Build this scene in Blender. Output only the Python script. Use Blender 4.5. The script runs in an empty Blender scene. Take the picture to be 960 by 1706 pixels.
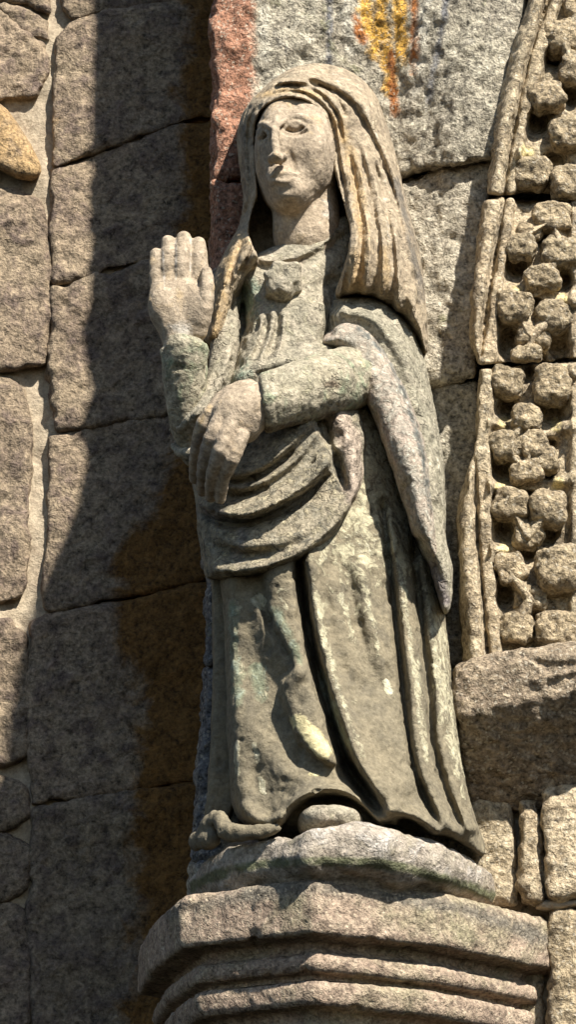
import bpy, math, random
import numpy as np
from math import radians

# ------------------------------------------------------------------ scene, camera, light
scene = bpy.context.scene
COL = scene.collection
PITCH = radians(20.0); DIST = 4.5; ZC = 3.3; TV = 1.706 / 2 / DIST
cam_d = bpy.data.cameras.new('camera'); cam = bpy.data.objects.new('camera', cam_d)
COL.objects.link(cam); scene.camera = cam
CP = np.array([0.0, -DIST * math.cos(PITCH), ZC - DIST * math.sin(PITCH)])
cam.location = CP; cam.rotation_euler = (math.pi / 2 + PITCH, 0, 0)
cam_d.sensor_fit = 'VERTICAL'; cam_d.sensor_height = 24; cam_d.lens = 12 / TV
cam_d.clip_start = 0.05; cam_d.clip_end = 200

SUN_TO = np.array([0.66, -1.0, 1.18]); SUN_TO = SUN_TO / np.linalg.norm(SUN_TO)
SUN_EL = math.asin(SUN_TO[2]); SUN_ROT = math.atan2(SUN_TO[0], SUN_TO[1])
world = bpy.data.worlds.new('World'); scene.world = world; world.use_nodes = True
wn = world.node_tree.nodes; wl_ = world.node_tree.links
sky = wn.new('ShaderNodeTexSky'); sky.sky_type = 'NISHITA'; sky.sun_disc = False
sky.sun_elevation = SUN_EL; sky.sun_rotation = SUN_ROT
wl_.new(sky.outputs[0], wn['Background'].inputs[0]); wn['Background'].inputs[1].default_value = 0.062
sky.ozone_density = 3.0; sky.dust_density = 0.5
sl = bpy.data.lights.new('sun', 'SUN'); sl.energy = 5.0; sl.angle = radians(1.4); sl.color = (1.0, 0.962, 0.905)
so = bpy.data.objects.new('sun', sl); COL.objects.link(so)
import mathutils
so.rotation_euler = mathutils.Vector(SUN_TO).to_track_quat('Z', 'Y').to_euler()
so.location = (3, -8, 8)
vs = scene.view_settings; vs.view_transform = 'Standard'; vs.look = 'None'; vs.gamma = 1; vs.exposure = 0.95

# ------------------------------------------------------------------ picture plane <-> world
CT, ST = math.cos(PITCH), math.sin(PITCH)
KP = TV / 853.0
def P(px, py, y):
    """world point on the plane Y=y that stands behind photo pixel (px,py)"""
    u = (px - 480.0) * KP; v = (853.0 - py) * KP
    dy = CT - v * ST; dz = ST + v * CT
    t = (y - CP[1]) / dy
    return np.array([u * t, y, CP[2] + t * dz])
def PROJ(X, Y, Z):
    ry = Y - CP[1]; rz = Z - CP[2]
    d = ry * CT + rz * ST
    return 480.0 + X / d / KP, 853.0 - (rz * CT - ry * ST) / d / KP
def MPP(px, py, y):                       # metres per photo pixel there
    p = P(px, py, y); return ((p[1] - CP[1]) * CT + (p[2] - CP[2]) * ST) * KP

# ------------------------------------------------------------------ 2D drawing maps (2 px cells)
MX0, MY0, CELL, MW, MH = -140.0, -240.0, 2.0, 620, 1040
GX = (MX0 + CELL * np.arange(MW, dtype=np.float32))[None, :] + np.zeros((MH, 1), np.float32)
GY = (MY0 + CELL * np.arange(MH, dtype=np.float32))[:, None] + np.zeros((1, MW), np.float32)
def blank(v=0.0): return np.full((MH, MW), v, np.float32)
def crop(x0, x1, y0, y1):
    i0 = max(0, int((x0 - MX0) / CELL)); i1 = min(MW, int((x1 - MX0) / CELL) + 2)
    j0 = max(0, int((y0 - MY0) / CELL)); j1 = min(MH, int((y1 - MY0) / CELL) + 2)
    return slice(j0, j1), slice(i0, i1)
def spline(pts, step=5.0, closed=False):
    p = [np.array(q, float) for q in pts]
    if len(p) < 3 and not closed: 
        n = max(2, int(np.linalg.norm(p[1] - p[0]) / step)); return np.array([p[0] + (p[1] - p[0]) * t for t in np.linspace(0, 1, n + 1)])
    if closed: q = [p[-1]] + p + [p[0], p[1]]
    else: q = [2 * p[0] - p[1]] + p + [2 * p[-1] - p[-2]]
    out = []
    for i in range(1, len(q) - 2):
        a, b, c, d = q[i - 1], q[i], q[i + 1], q[i + 2]
        n = max(2, int(np.linalg.norm((c - b)[:2]) / step))
        for k in range(n):
            t = k / n
            out.append(0.5 * (2 * b + (c - a) * t + (2 * a - 5 * b + 4 * c - d) * t * t + (3 * b - a - 3 * c + d) * t ** 3))
    if not closed: out.append(p[-1])
    return np.array(out)
def seg_dist(A, sx, sy, signed=False):
    """distance from a crop of the map to polyline A (n,2); also nearest parameter and side"""
    gx = GX[sy, sx]; gy = GY[sy, sx]
    best = np.full(gx.shape, 1e9, np.float32); tt = np.zeros_like(best); sd = np.zeros_like(best)
    n = len(A) - 1
    for i in range(n):
        ax, ay = A[i, 0], A[i, 1]; dx, dy = A[i + 1, 0] - ax, A[i + 1, 1] - ay
        L = dx * dx + dy * dy + 1e-9
        t = np.clip(((gx - ax) * dx + (gy - ay) * dy) / L, 0, 1)
        ex = gx - ax - t * dx; ey = gy - ay - t * dy
        d = ex * ex + ey * ey
        m = d < best
        best = np.where(m, d, best); tt = np.where(m, (i + t) / n, tt)
        sd = np.where(m, dx * (gy - ay) - dy * (gx - ax), sd)
    return np.sqrt(best), tt, sd
def stroke(M, pts, h, wl, wr=None, taper=(0.12, 0.12), mode='add'):
    """a raised (h>0) or cut (h<0) line. Going down the picture wl is the width on the left side, wr on the right;
    going rightwards wl is below, wr above."""
    wr = wl if wr is None else wr
    A = spline(pts); m = 3 * max(wl, wr)
    sy, sx = crop(A[:, 0].min() - m, A[:, 0].max() + m, A[:, 1].min() - m, A[:, 1].max() + m)
    d, t, sd = seg_dist(A, sx, sy)
    w = np.where(sd > 0, wl, wr)
    env = np.ones_like(t)
    if taper[0] > 0: env = env * np.clip(t / taper[0], 0, 1) ** 0.6
    if taper[1] > 0: env = env * np.clip((1 - t) / taper[1], 0, 1) ** 0.6
    v = h * env * np.exp(-(d / w) ** 2)
    if mode == 'add': M[sy, sx] += v
    else: M[sy, sx] = np.maximum(M[sy, sx], v)
def polysd(pts, smooth=True, margin=70, closed=True):
    """signed px distance to a closed outline, negative inside"""
    A = spline(pts, 8.0, True) if smooth else np.array(pts, float)
    A = np.vstack([A, A[:1]])
    S = blank(float(margin))
    sy, sx = crop(A[:, 0].min() - margin, A[:, 0].max() + margin, A[:, 1].min() - margin, A[:, 1].max() + margin)
    d, _, _ = seg_dist(A, sx, sy)
    gx = GX[sy, sx]; gy = GY[sy, sx]; ins = np.zeros(gx.shape, bool)
    for i in range(len(A) - 1):
        x1, y1, x2, y2 = A[i, 0], A[i, 1], A[i + 1, 0], A[i + 1, 1]
        if y1 == y2: continue
        c = ((y1 > gy) != (y2 > gy)) & (gx < (x2 - x1) * (gy - y1) / (y2 - y1) + x1)
        ins ^= c
    S[sy, sx] = np.minimum(np.where(ins, -d, d), margin)
    return S
def blob(M, cx, cy, rx, ry, h, p=2.0, rot=0.0, mode='add'):
    m = 2.2
    R = max(rx, ry) * m
    sy, sx = crop(cx - R, cx + R, cy - R, cy + R)
    c, s = math.cos(rot), math.sin(rot)
    dx = GX[sy, sx] - cx; dy = GY[sy, sx] - cy
    u = (dx * c + dy * s) / rx; v = (-dx * s + dy * c) / ry
    q = h * np.exp(-(u * u + v * v) ** (p / 2))
    if mode == 'add': M[sy, sx] += q
    else: M[sy, sx] = np.maximum(M[sy, sx], q)
def inflate(S, R): 
    u = np.clip(-S / R, 0, 1); return np.sqrt(np.clip(1 - (1 - u) ** 2, 0, 1))
def loftdepth(rows, n=2.2):
    """rows: (py, cx, half width px, edge depth, bulge) -> depth map of a rounded body"""
    r = np.array(rows, float); y = GY[:, 0]
    f = [np.interp(y, r[:, 0], r[:, k])[:, None] for k in range(1, 5)]
    u = np.clip(np.abs(GX - f[0]) / f[1], 0, 1)
    return (f[2] - f[3] * np.clip(1 - u ** n, 0, 1) ** (1 / n)).astype(np.float32)
def msmooth(M, n=1):
    for _ in range(n):
        M = (M + np.roll(M, 1, 0) + np.roll(M, -1, 0) + np.roll(M, 1, 1) + np.roll(M, -1, 1)) / 5
    return M
def sample(M, px, py):
    fx = np.clip((px - MX0) / CELL, 0, MW - 1.001); fy = np.clip((py - MY0) / CELL, 0, MH - 1.001)
    ix = fx.astype(np.int32); iy = fy.astype(np.int32); fx = fx - ix; fy = fy - iy
    k = iy * MW + ix; F = M.ravel()
    return (F[k] * (1 - fx) + F[k + 1] * fx) * (1 - fy) + (F[k + MW] * (1 - fx) + F[k + MW + 1] * fx) * fy

# ------------------------------------------------------------------ solid carving: distance field + surface nets
rngN = np.random.RandomState(7); LAT = rngN.rand(32, 32, 32).astype(np.float32)
def vnoise(p, scale, seed=0.0):
    q = p / scale + seed * 7.31 + 100.0
    i = np.floor(q).astype(np.int64); f = q - i; f = f * f * (3 - 2 * f); i &= 31; j = (i + 1) & 31
    a, b, c = f[:, 0], f[:, 1], f[:, 2]
    L = LAT
    x00 = L[i[:, 0], i[:, 1], i[:, 2]] * (1 - a) + L[j[:, 0], i[:, 1], i[:, 2]] * a
    x10 = L[i[:, 0], j[:, 1], i[:, 2]] * (1 - a) + L[j[:, 0], j[:, 1], i[:, 2]] * a
    x01 = L[i[:, 0], i[:, 1], j[:, 2]] * (1 - a) + L[j[:, 0], i[:, 1], j[:, 2]] * a
    x11 = L[i[:, 0], j[:, 1], j[:, 2]] * (1 - a) + L[j[:, 0], j[:, 1], j[:, 2]] * a
    return ((x00 * (1 - b) + x10 * b) * (1 - c) + (x01 * (1 - b) + x11 * b) * c) * 2 - 1
def smin(a, b, k):
    h = np.clip(0.5 + 0.5 * (b - a) / k, 0, 1); return b + (a - b) * h - k * h * (1 - h)
def smax(a, b, k): return -smin(-a, -b, k)

class Solid:
    def __init__(s, x0, x1, y0, y1, d0, d1, h):
        """px range, py range, depth range, cell"""
        cs = [P(x, y, d) for x in (x0, x1) for y in (y0, y1) for d in (d0, d1)]
        lo = np.min(cs, 0); hi = np.max(cs, 0); lo[1] = d0; hi[1] = d1
        s.h = h; s.lo = lo; n = np.ceil((hi - lo) / h).astype(int) + 1
        s.n = n
        s.X = (lo[0] + h * np.arange(n[0], dtype=np.float32))[:, None, None]
        s.Y = (lo[1] + h * np.arange(n[1], dtype=np.float32))[None, :, None]
        s.Z = (lo[2] + h * np.arange(n[2], dtype=np.float32))[None, None, :]
        s.F = np.full(tuple(n), 0.2, np.float32)
        s.px = s.py = None; s.shift = None
    def proj(s):
        if s.px is None:
            s.px, s.py = PROJ(s.X, s.Y, s.Z); s.px = s.px + 0 * s.Z; s.py = s.py + 0 * s.X
        return s.px, s.py
    def displace(s, M):                     # later solids are pushed out towards -Y by map M (metres)
        px, py = s.proj(); s.shift = sample(M, px, py).astype(np.float32)
    def box(s, lo, hi, m):
        sl = []
        for k in range(3):
            a = int(max(0, math.floor((lo[k] - m - s.lo[k]) / s.h))); b = int(min(s.n[k], math.ceil((hi[k] + m - s.lo[k]) / s.h) + 1))
            sl.append(slice(a, max(a, b)))
        return tuple(sl)
    def put(s, sl, f, k, op):
        if op == 'add': s.F[sl] = smin(s.F[sl], f, k) if k > 0 else np.minimum(s.F[sl], f)
        elif op == 'cut': s.F[sl] = smax(s.F[sl], -f, max(k, 1e-5))
        else: s.F[sl] = smax(s.F[sl], f, max(k, 1e-5))
    def yy(s, sl): 
        return s.Y[:, sl[1], :] + s.shift[sl] if s.shift is not None else s.Y[:, sl[1], :]
    def extrude(s, S, front, back, k=0.008, ku=0.004, op='add'):
        """S px signed distance map, front depth map, back depth"""
        px, py = s.proj()
        f = sample(S, px, py) * (KP * DIST)
        g = sample(front, px, py) - s.Y
        f = smax(smax(f, g, k), s.Y - back, 0.004)
        s.put((slice(None),) * 3, f.astype(np.float32), ku, op)
    def cone(s, a, ra, b, rb, k=0.01, op='add', flat=1.0):
        a = np.array(a); b = np.array(b); r = max(ra, rb)
        ext = np.array([r, r * max(flat, 1), r])
        sl = s.box(np.minimum(a, b) - ext, np.maximum(a, b) + ext, k + 0.04)
        X, Y, Z = s.X[sl[0]], s.yy(sl), s.Z[:, :, sl[2]]
        d = b - a; d2 = np.array([d[0], d[1] / flat, d[2]]); L = d2 @ d2 + 1e-12
        ex, ey, ez = X - a[0], (Y - a[1]) / flat, Z - a[2]
        t = np.clip((ex * d2[0] + ey * d2[1] + ez * d2[2]) / L, 0, 1)
        q = np.sqrt((ex - t * d2[0]) ** 2 + (ey - t * d2[1]) ** 2 + (ez - t * d2[2]) ** 2) - (ra + (rb - ra) * t)
        s.put(sl, q.astype(np.float32), k, op)
    def chain(s, pts, k=0.01, flat=1.0, op='add', step=14, kin=None):
        """pts: (px,py,depth,radius px)"""
        A = spline([np.array([p[0], p[1], p[2] * 1000, p[3]]) for p in pts], step)
        for i in range(len(A) - 1):
            u, v = A[i], A[i + 1]
            m = KP * DIST
            s.cone(P(u[0], u[1], u[2] / 1000), u[3] * m, P(v[0], v[1], v[2] / 1000), v[3] * m, k if i == 0 or kin is None else kin, op, flat)
    def ell(s, px, py, d, rx, ry, rz, k=0.01, op='add', n=2.0, rot=0.0):
        c = P(px, py, d); m = MPP(px, py, d); rx, rz = rx * m, rz * m
        R = np.array([max(rx, rz)] * 3); R[1] = ry
        sl = s.box(c - R, c + R, k + 0.04)
        X, Y, Z = s.X[sl[0]] - c[0], s.yy(sl) - c[1], s.Z[:, :, sl[2]] - c[2]
        cr, sr = math.cos(rot), math.sin(rot)
        U = X * cr + Z * sr; W = -X * sr + Z * cr
        q = (np.abs(U / rx) ** n + np.abs(Y / ry) ** n + np.abs(W / rz) ** n) ** (1 / n)
        f = (q - 1) * min(rx, ry, rz) / np.maximum(0.6, 1)
        s.put(sl, f.astype(np.float32), k, op)
    def on(s, px, py, off=0.0):
        """depth of the front surface behind a pixel"""
        ys = np.arange(s.lo[1] + s.h, s.lo[1] + s.h * (s.n[1] - 1), s.h * 0.5); prev = None
        for y in ys:
            q = (P(px, py, y) - s.lo) / s.h; i = np.floor(q).astype(int)
            if (i < 0).any() or (i >= s.n - 1).any(): continue
            f = q - i; C = s.F[i[0]:i[0] + 2, i[1]:i[1] + 2, i[2]:i[2] + 2]
            v = C[0] * (1 - f[0]) + C[1] * f[0]; v = v[0] * (1 - f[1]) + v[1] * f[1]; v = v[0] * (1 - f[2]) + v[1] * f[2]
            if v < 0: return y + off
        return off
    def plane(s, px, py, d, nrm, k=0.004):   # keep the side the normal points away from
        c = P(px, py, d); nrm = np.array(nrm, float); nrm /= np.linalg.norm(nrm)
        f = (s.X - c[0]) * nrm[0] + (s.Y - c[1]) * nrm[1] + (s.Z - c[2]) * nrm[2]
        s.F = smax(s.F, f.astype(np.float32), k)
    def mesh(s, name, noise=(), seed=0.0, paint=None):
        F = s.F; n = F.shape
        F[0] = F[-1] = 0.02; F[:, 0] = F[:, -1] = 0.02; F[:, :, 0] = F[:, :, -1] = 0.02
        I = F < 0
        c = I[:-1, :-1, :-1].astype(np.int8)
        for o in ((1, 0, 0), (0, 1, 0), (0, 0, 1), (1, 1, 0), (1, 0, 1), (0, 1, 1), (1, 1, 1)):
            c = c + I[o[0]:n[0] - 1 + o[0], o[1]:n[1] - 1 + o[1], o[2]:n[2] - 1 + o[2]]
        act = (c > 0) & (c < 8)
        ai, aj, ak = np.nonzero(act)
        idx = np.full(act.shape, -1, np.int64); idx[ai, aj, ak] = np.arange(len(ai))
        acc = np.zeros((len(ai), 3)); cnt = np.zeros(len(ai))
        cor = [(0, 0, 0), (1, 0, 0), (0, 1, 0), (1, 1, 0), (0, 0, 1), (1, 0, 1), (0, 1, 1), (1, 1, 1)]
        vals = [F[ai + o[0], aj + o[1], ak + o[2]] for o in cor]
        for a in range(8):
            for b in range(a + 1, 8):
                dd = [cor[b][q] - cor[a][q] for q in range(3)]
                if sum(abs(q) for q in dd) != 1: continue
                m = (vals[a] < 0) != (vals[b] < 0)
                t = np.where(m, vals[a] / np.where(m, vals[a] - vals[b], 1), 0)
                for q in range(3): acc[:, q] += np.where(m, cor[a][q] + t * dd[q], 0)
                cnt += m
        V = (acc / cnt[:, None] + np.stack([ai, aj, ak], 1)) * s.h + s.lo
        Q = []
        def quads(ax):
            sl0 = [slice(None)] * 3; sl1 = [slice(None)] * 3
            sl0[ax] = slice(0, -1); sl1[ax] = slice(1, None)
            A = I[tuple(sl0)]; B = I[tuple(sl1)]
            i, j, k = np.nonzero(A != B)
            o = [q for q in range(3) if q != ax]
            ijk = np.stack([i, j, k], 1); ok = (ijk[:, o[0]] > 0) & (ijk[:, o[1]] > 0)
            for q in range(3): ok &= ijk[:, q] < act.shape[q]
            ijk = ijk[ok]; inside = A[i, j, k][ok]
            def at(d0, d1):
                z = ijk.copy(); z[:, o[0]] -= d0; z[:, o[1]] -= d1; return idx[z[:, 0], z[:, 1], z[:, 2]]
            q4 = np.stack([at(1, 1), at(0, 1), at(0, 0), at(1, 0)], 1)
            flip = inside if ax != 1 else ~inside
            q4 = np.where(flip[:, None], q4, q4[:, ::-1])
            Q.append(q4)
        for ax in range(3): quads(ax)
        Q = np.concatenate(Q); Q = Q[(Q >= 0).all(1)]
        # light smoothing of the net, then weathering along the normals
        for _ in range(2):
            A = np.zeros_like(V); K = np.zeros(len(V))
            for a, b in ((0, 1), (1, 2), (2, 3), (3, 0)):
                np.add.at(A, Q[:, a], V[Q[:, b]]); np.add.at(K, Q[:, a], 1); np.add.at(A, Q[:, b], V[Q[:, a]]); np.add.at(K, Q[:, b], 1)
            V = V + 0.45 * (A / np.maximum(K, 1)[:, None] - V)
        return finish_mesh(name, V, Q, noise, seed, paint)

def finish_mesh(name, V, Q, noise=(), seed=0.0, paint=None):
    if noise:
        fn = np.cross(V[Q[:, 2]] - V[Q[:, 0]], V[Q[:, 3]] - V[Q[:, 1]])
        N = np.zeros_like(V)
        for a in range(4): np.add.at(N, Q[:, a], fn)
        N /= np.linalg.norm(N, axis=1)[:, None] + 1e-12
        d = np.zeros(len(V))
        for q in noise:
            v = vnoise(V, q[0], seed + q[0] * 91)
            d += q[1] * v if len(q) == 2 else -q[1] * np.clip((v - q[2]) / (1 - q[2]), 0, 1)      # third value: pits and chips only
        V = V + N * d[:, None]
    me = bpy.data.meshes.new(name)
    me.vertices.add(len(V)); me.vertices.foreach_set('co', V.astype(np.float32).ravel())
    me.loops.add(len(Q) * 4); me.loops.foreach_set('vertex_index', Q.astype(np.int32).ravel())
    me.polygons.add(len(Q)); me.polygons.foreach_set('loop_start', np.arange(0, len(Q) * 4, 4, dtype=np.int32))
    me.update(calc_edges=True)
    me.polygons.foreach_set('use_smooth', np.ones(len(Q), bool))
    if paint:
        px, py = PROJ(V[:, 0], V[:, 1], V[:, 2])
        for an, M in paint.items():
            at = me.attributes.new(an, 'FLOAT', 'POINT'); at.data.foreach_set('value', np.clip(sample(M, px, py), 0, 1).astype(np.float32))
    return me

def link(name, me, mat, parent=None):
    o = bpy.data.objects.new(name, me); COL.objects.link(o)
    if mat: me.materials.clear(); me.materials.append(mat)
    if parent is not None:
        o.parent = parent
        if parent.type == 'EMPTY': o.location = -parent.location
    return o
def thing(name, label, cat, loc, group=None):
    o = bpy.data.objects.new(name, None); COL.objects.link(o); o.location = loc
    o['label'] = label; o['category'] = cat; o.empty_display_size = 0.05
    if group: o['group'] = group
    return o

# ------------------------------------------------------------------ materials
def lin(r, g, b):
    return tuple(((c / 255) / 12.92 if c <= 10 else ((c / 255 + 0.055) / 1.055) ** 2.4) for c in (r, g, b)) + (1,)
def stone_mat(name, cols, big=5.0, grain=190.0, gamt=0.55, bump=0.7, bdist=0.004, patches=(), speck=None, rough=0.92, crack=0.0, blocks=False):
    """cols: three colours blended by broad noise; patches: (colour, attribute or None, noise scale, level, softness)"""
    m = bpy.data.materials.new(name); m.use_nodes = True
    nt = m.node_tree; N = nt.nodes; L = nt.links
    bs = N['Principled BSDF']; bs.inputs['Roughness'].default_value = rough; bs.inputs['Specular IOR Level'].default_value = 0.25
    tc = N.new('ShaderNodeTexCoord')
    def noise(scale, detail=5, ro=0.6, dist=0.0):
        n = N.new('ShaderNodeTexNoise'); n.inputs['Scale'].default_value = scale; n.inputs['Detail'].default_value = detail
        n.inputs['Roughness'].default_value = ro; n.inputs['Distortion'].default_value = dist
        L.new(tc.outputs['Object'], n.inputs['Vector']); return n.outputs['Fac']
    def mrange(x, a, b, c=0.0, d=1.0):
        r = N.new('ShaderNodeMapRange'); r.inputs[1].default_value = a; r.inputs[2].default_value = b
        r.inputs[3].default_value = c; r.inputs[4].default_value = d; L.new(x, r.inputs[0]); return r.outputs[0]
    def mix(f, a, b, t='MIX'):
        x = N.new('ShaderNodeMix'); x.data_type = 'RGBA'; x.blend_type = t; x.clamp_factor = True
        if isinstance(f, float): x.inputs[0].default_value = f
        else: L.new(f, x.inputs[0])
        for v, i in ((a, 6), (b, 7)):
            if isinstance(v, tuple): x.inputs[i].default_value = v
            else: L.new(v, x.inputs[i])
        return x.outputs[2]
    def math_(op, a, b):
        x = N.new('ShaderNodeMath'); x.operation = op
        for v, i in ((a, 0), (b, 1)):
            if isinstance(v, (int, float)): x.inputs[i].default_value = v
            else: L.new(v, x.inputs[i])
        return x.outputs[0]
    b1 = noise(big, 6, 0.65, 0.3); b2 = noise(big * 5.3, 5, 0.65, 0.4)
    c = mix(mrange(b1, 0.35, 0.62), cols[0], cols[1])
    c = mix(mrange(b2, 0.46, 0.66), c, cols[2])
    oi = N.new('ShaderNodeObjectInfo')                     # every block of a wall has a tone of its own
    tone = N.new('ShaderNodeCombineColor')
    for i, (lo_, hi_) in enumerate(((0.88, 1.10), (0.88, 1.08), (0.86, 1.06))): L.new(mrange(oi.outputs['Random'], 0, 1, lo_, hi_), tone.inputs[i])
    if blocks: c = mix(1.0, c, tone.outputs[0], 'MULTIPLY')
    relief = []
    for col, attr, sc, lev, soft in patches:
        n = noise(sc, 7, 0.68, 0.6)
        if attr:
            at = N.new('ShaderNodeAttribute'); at.attribute_name = attr
            n = math_('ADD', math_('MULTIPLY', math_('SUBTRACT', n, 0.5), 1.5), at.outputs['Fac'])
        mk = mrange(n, lev - soft, lev + soft); c = mix(mk, c, col)
        if soft <= 0.12: relief.append(mk)
    g = noise(grain, 4, 0.72, 0.2); g2 = noise(grain * 0.33, 5, 0.7, 0.5)
    gv = mrange(math_('ADD', math_('MULTIPLY', g, 0.55), math_('MULTIPLY', g2, 0.45)), 0.36, 0.64, 1 - gamt, 1 + gamt * 0.75)
    gg = N.new('ShaderNodeCombineColor')
    for i in range(3): L.new(gv, gg.inputs[i])
    c = mix(1.0, c, gg.outputs[0], 'MULTIPLY')
    if speck:
        v = N.new('ShaderNodeTexVoronoi'); v.inputs['Scale'].default_value = 240; L.new(tc.outputs['Object'], v.inputs['Vector'])
        sp = N.new('ShaderNodeSeparateColor'); L.new(v.outputs['Color'], sp.inputs[0])
        c = mix(mrange(sp.outputs[0], 0.86, 0.98, 0, 0.5), c, speck[0])
        c = mix(mrange(sp.outputs[1], 0.86, 0.98, 0, 0.5), c, speck[1])
    ck = None
    if crack:
        wv = N.new('ShaderNodeTexNoise'); wv.inputs['Scale'].default_value = 30; wv.inputs['Detail'].default_value = 4; L.new(tc.outputs['Object'], wv.inputs['Vector'])
        ad = N.new('ShaderNodeVectorMath'); ad.operation = 'MULTIPLY_ADD'; ad.inputs[1].default_value = (0.05,) * 3
        L.new(wv.outputs['Color'], ad.inputs[0]); L.new(tc.outputs['Object'], ad.inputs[2])
        vo = N.new('ShaderNodeTexVoronoi'); vo.feature = 'DISTANCE_TO_EDGE'; vo.inputs['Scale'].default_value = 42; L.new(ad.outputs[0], vo.inputs['Vector'])
        ck = math_('MULTIPLY', mrange(vo.outputs['Distance'], 0.015, 0.07, 1, 0), mrange(noise(15, 5), 0.53, 0.66))
        c = mix(math_('MULTIPLY', ck, crack), c, lin(84, 74, 60))
    L.new(c, bs.inputs['Base Color'])
    hgt = math_('ADD', math_('MULTIPLY', g, 0.5), math_('ADD', math_('MULTIPLY', g2, 0.9), math_('MULTIPLY', b2, 1.2)))
    if ck is not None: hgt = math_('SUBTRACT', hgt, math_('MULTIPLY', ck, 0.6))
    for mk in relief: hgt = math_('ADD', hgt, math_('MULTIPLY', mk, 0.35))
    bp = N.new('ShaderNodeBump'); bp.inputs['Strength'].default_value = bump; bp.inputs['Distance'].default_value = bdist
    L.new(hgt, bp.inputs['Height']); L.new(bp.outputs['Normal'], bs.inputs['Normal'])
    return m

M = {}
SPK = (lin(70, 62, 55), lin(214, 202, 178))
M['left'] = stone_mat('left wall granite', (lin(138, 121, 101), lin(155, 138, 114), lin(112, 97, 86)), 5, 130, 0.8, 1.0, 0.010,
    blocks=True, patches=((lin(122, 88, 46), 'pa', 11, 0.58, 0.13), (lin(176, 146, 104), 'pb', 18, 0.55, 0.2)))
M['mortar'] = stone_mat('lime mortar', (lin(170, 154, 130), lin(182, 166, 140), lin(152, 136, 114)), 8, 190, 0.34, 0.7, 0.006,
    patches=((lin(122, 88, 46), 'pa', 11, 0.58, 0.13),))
M['wall'] = stone_mat('pale granite', (lin(184, 174, 152), lin(160, 150, 132), lin(200, 190, 168)), 6, 130, 0.9, 1.0, 0.014,
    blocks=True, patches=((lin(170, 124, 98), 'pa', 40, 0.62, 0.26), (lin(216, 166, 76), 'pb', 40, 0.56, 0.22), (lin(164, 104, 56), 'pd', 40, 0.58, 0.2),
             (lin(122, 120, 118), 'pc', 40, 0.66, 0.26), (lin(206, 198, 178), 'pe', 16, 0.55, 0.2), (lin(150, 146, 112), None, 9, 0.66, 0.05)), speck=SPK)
M['jamb'] = stone_mat('warm granite', (lin(186, 168, 138), lin(168, 150, 122), lin(200, 184, 154)), 7, 140, 0.8, 1.0, 0.010,
    blocks=True, patches=((lin(228, 208, 150), 'pa', 20, 0.55, 0.16), (lin(132, 118, 96), None, 12, 0.6, 0.06)), speck=SPK)
M['knob'] = stone_mat('weathered carved granite', (lin(172, 154, 124), lin(150, 134, 108), lin(188, 170, 138)), 9, 135, 0.85, 1.0, 0.012, blocks=True, speck=SPK)
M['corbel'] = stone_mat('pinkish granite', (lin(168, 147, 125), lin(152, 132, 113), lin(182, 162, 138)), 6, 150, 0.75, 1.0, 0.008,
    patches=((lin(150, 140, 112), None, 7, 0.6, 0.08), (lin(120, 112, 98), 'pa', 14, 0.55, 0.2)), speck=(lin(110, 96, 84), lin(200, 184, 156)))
M['flesh'] = stone_mat('weathered carved stone', (lin(170, 152, 128), lin(156, 140, 118), lin(182, 164, 140)), 8, 180, 0.46, 0.75, 0.004,
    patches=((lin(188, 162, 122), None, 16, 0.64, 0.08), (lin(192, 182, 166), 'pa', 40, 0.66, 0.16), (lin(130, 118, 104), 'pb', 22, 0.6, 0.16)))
M['veil'] = stone_mat('veil stone', (lin(162, 145, 119), lin(146, 131, 110), lin(174, 158, 132)), 8, 170, 0.55, 0.8, 0.005, crack=0.2,
    patches=((lin(176, 150, 110), 'pa', 46, 0.56, 0.26), (lin(204, 194, 176), 'pb', 34, 0.6, 0.14), (lin(112, 104, 92), 'pc', 24, 0.6, 0.18)))
M['dress'] = stone_mat('flaking painted stone', (lin(120, 111, 91), lin(131, 120, 97), lin(108, 100, 83)), 5, 180, 0.38, 0.8, 0.004,
    patches=((lin(134, 136, 110), 'pb', 26, 0.6, 0.16), (lin(180, 171, 141), 'pa', 52, 0.60, 0.08), (lin(196, 188, 160), 'pa', 110, 0.76, 0.06), (lin(154, 160, 138), 'pc', 48, 0.64, 0.12), (lin(206, 192, 146), 'pd', 34, 0.6, 0.10), (lin(196, 190, 160), 'pa', 95, 0.95, 0.06)))
M['bodice'] = stone_mat('bodice painted stone', (lin(164, 154, 132), lin(148, 140, 120), lin(176, 164, 142)), 7, 165, 0.62, 1.0, 0.006, crack=0.4,
    patches=((lin(132, 146, 126), 'pb', 26, 0.6, 0.16), (lin(156, 140, 122), 'pc', 18, 0.6, 0.2), (lin(200, 190, 158), None, 40, 0.62, 0.06)))
M['mantle'] = stone_mat('mantle painted stone', (lin(148, 139, 119), lin(162, 149, 124), lin(140, 133, 115)), 7, 165, 0.62, 1.0, 0.006, crack=0.4,
    patches=((lin(186, 173, 142), None, 60, 0.56, 0.05), (lin(112, 107, 92), None, 42, 0.6, 0.06), (lin(182, 164, 144), 'pa', 20, 0.55, 0.2), (lin(140, 132, 128), 'pb', 16, 0.6, 0.22)))
M['sleeve'] = stone_mat('sleeve painted stone', (lin(170, 158, 132), lin(154, 146, 124), lin(182, 170, 146)), 8, 165, 0.62, 1.0, 0.006, crack=0.4,
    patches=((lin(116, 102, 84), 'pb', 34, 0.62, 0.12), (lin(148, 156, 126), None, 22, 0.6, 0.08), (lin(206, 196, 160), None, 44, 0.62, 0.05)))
M['lining'] = stone_mat('pinkish lining stone', (lin(174, 161, 140), lin(178, 160, 142), lin(158, 150, 134)), 7, 165, 0.62, 1.0, 0.006, crack=0.4,
    patches=((lin(176, 152, 138), 'pa', 30, 0.66, 0.2), (lin(198, 190, 170), None, 64, 0.56, 0.06), (lin(116, 116, 108), 'pb', 40, 0.66, 0.14)))
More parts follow.
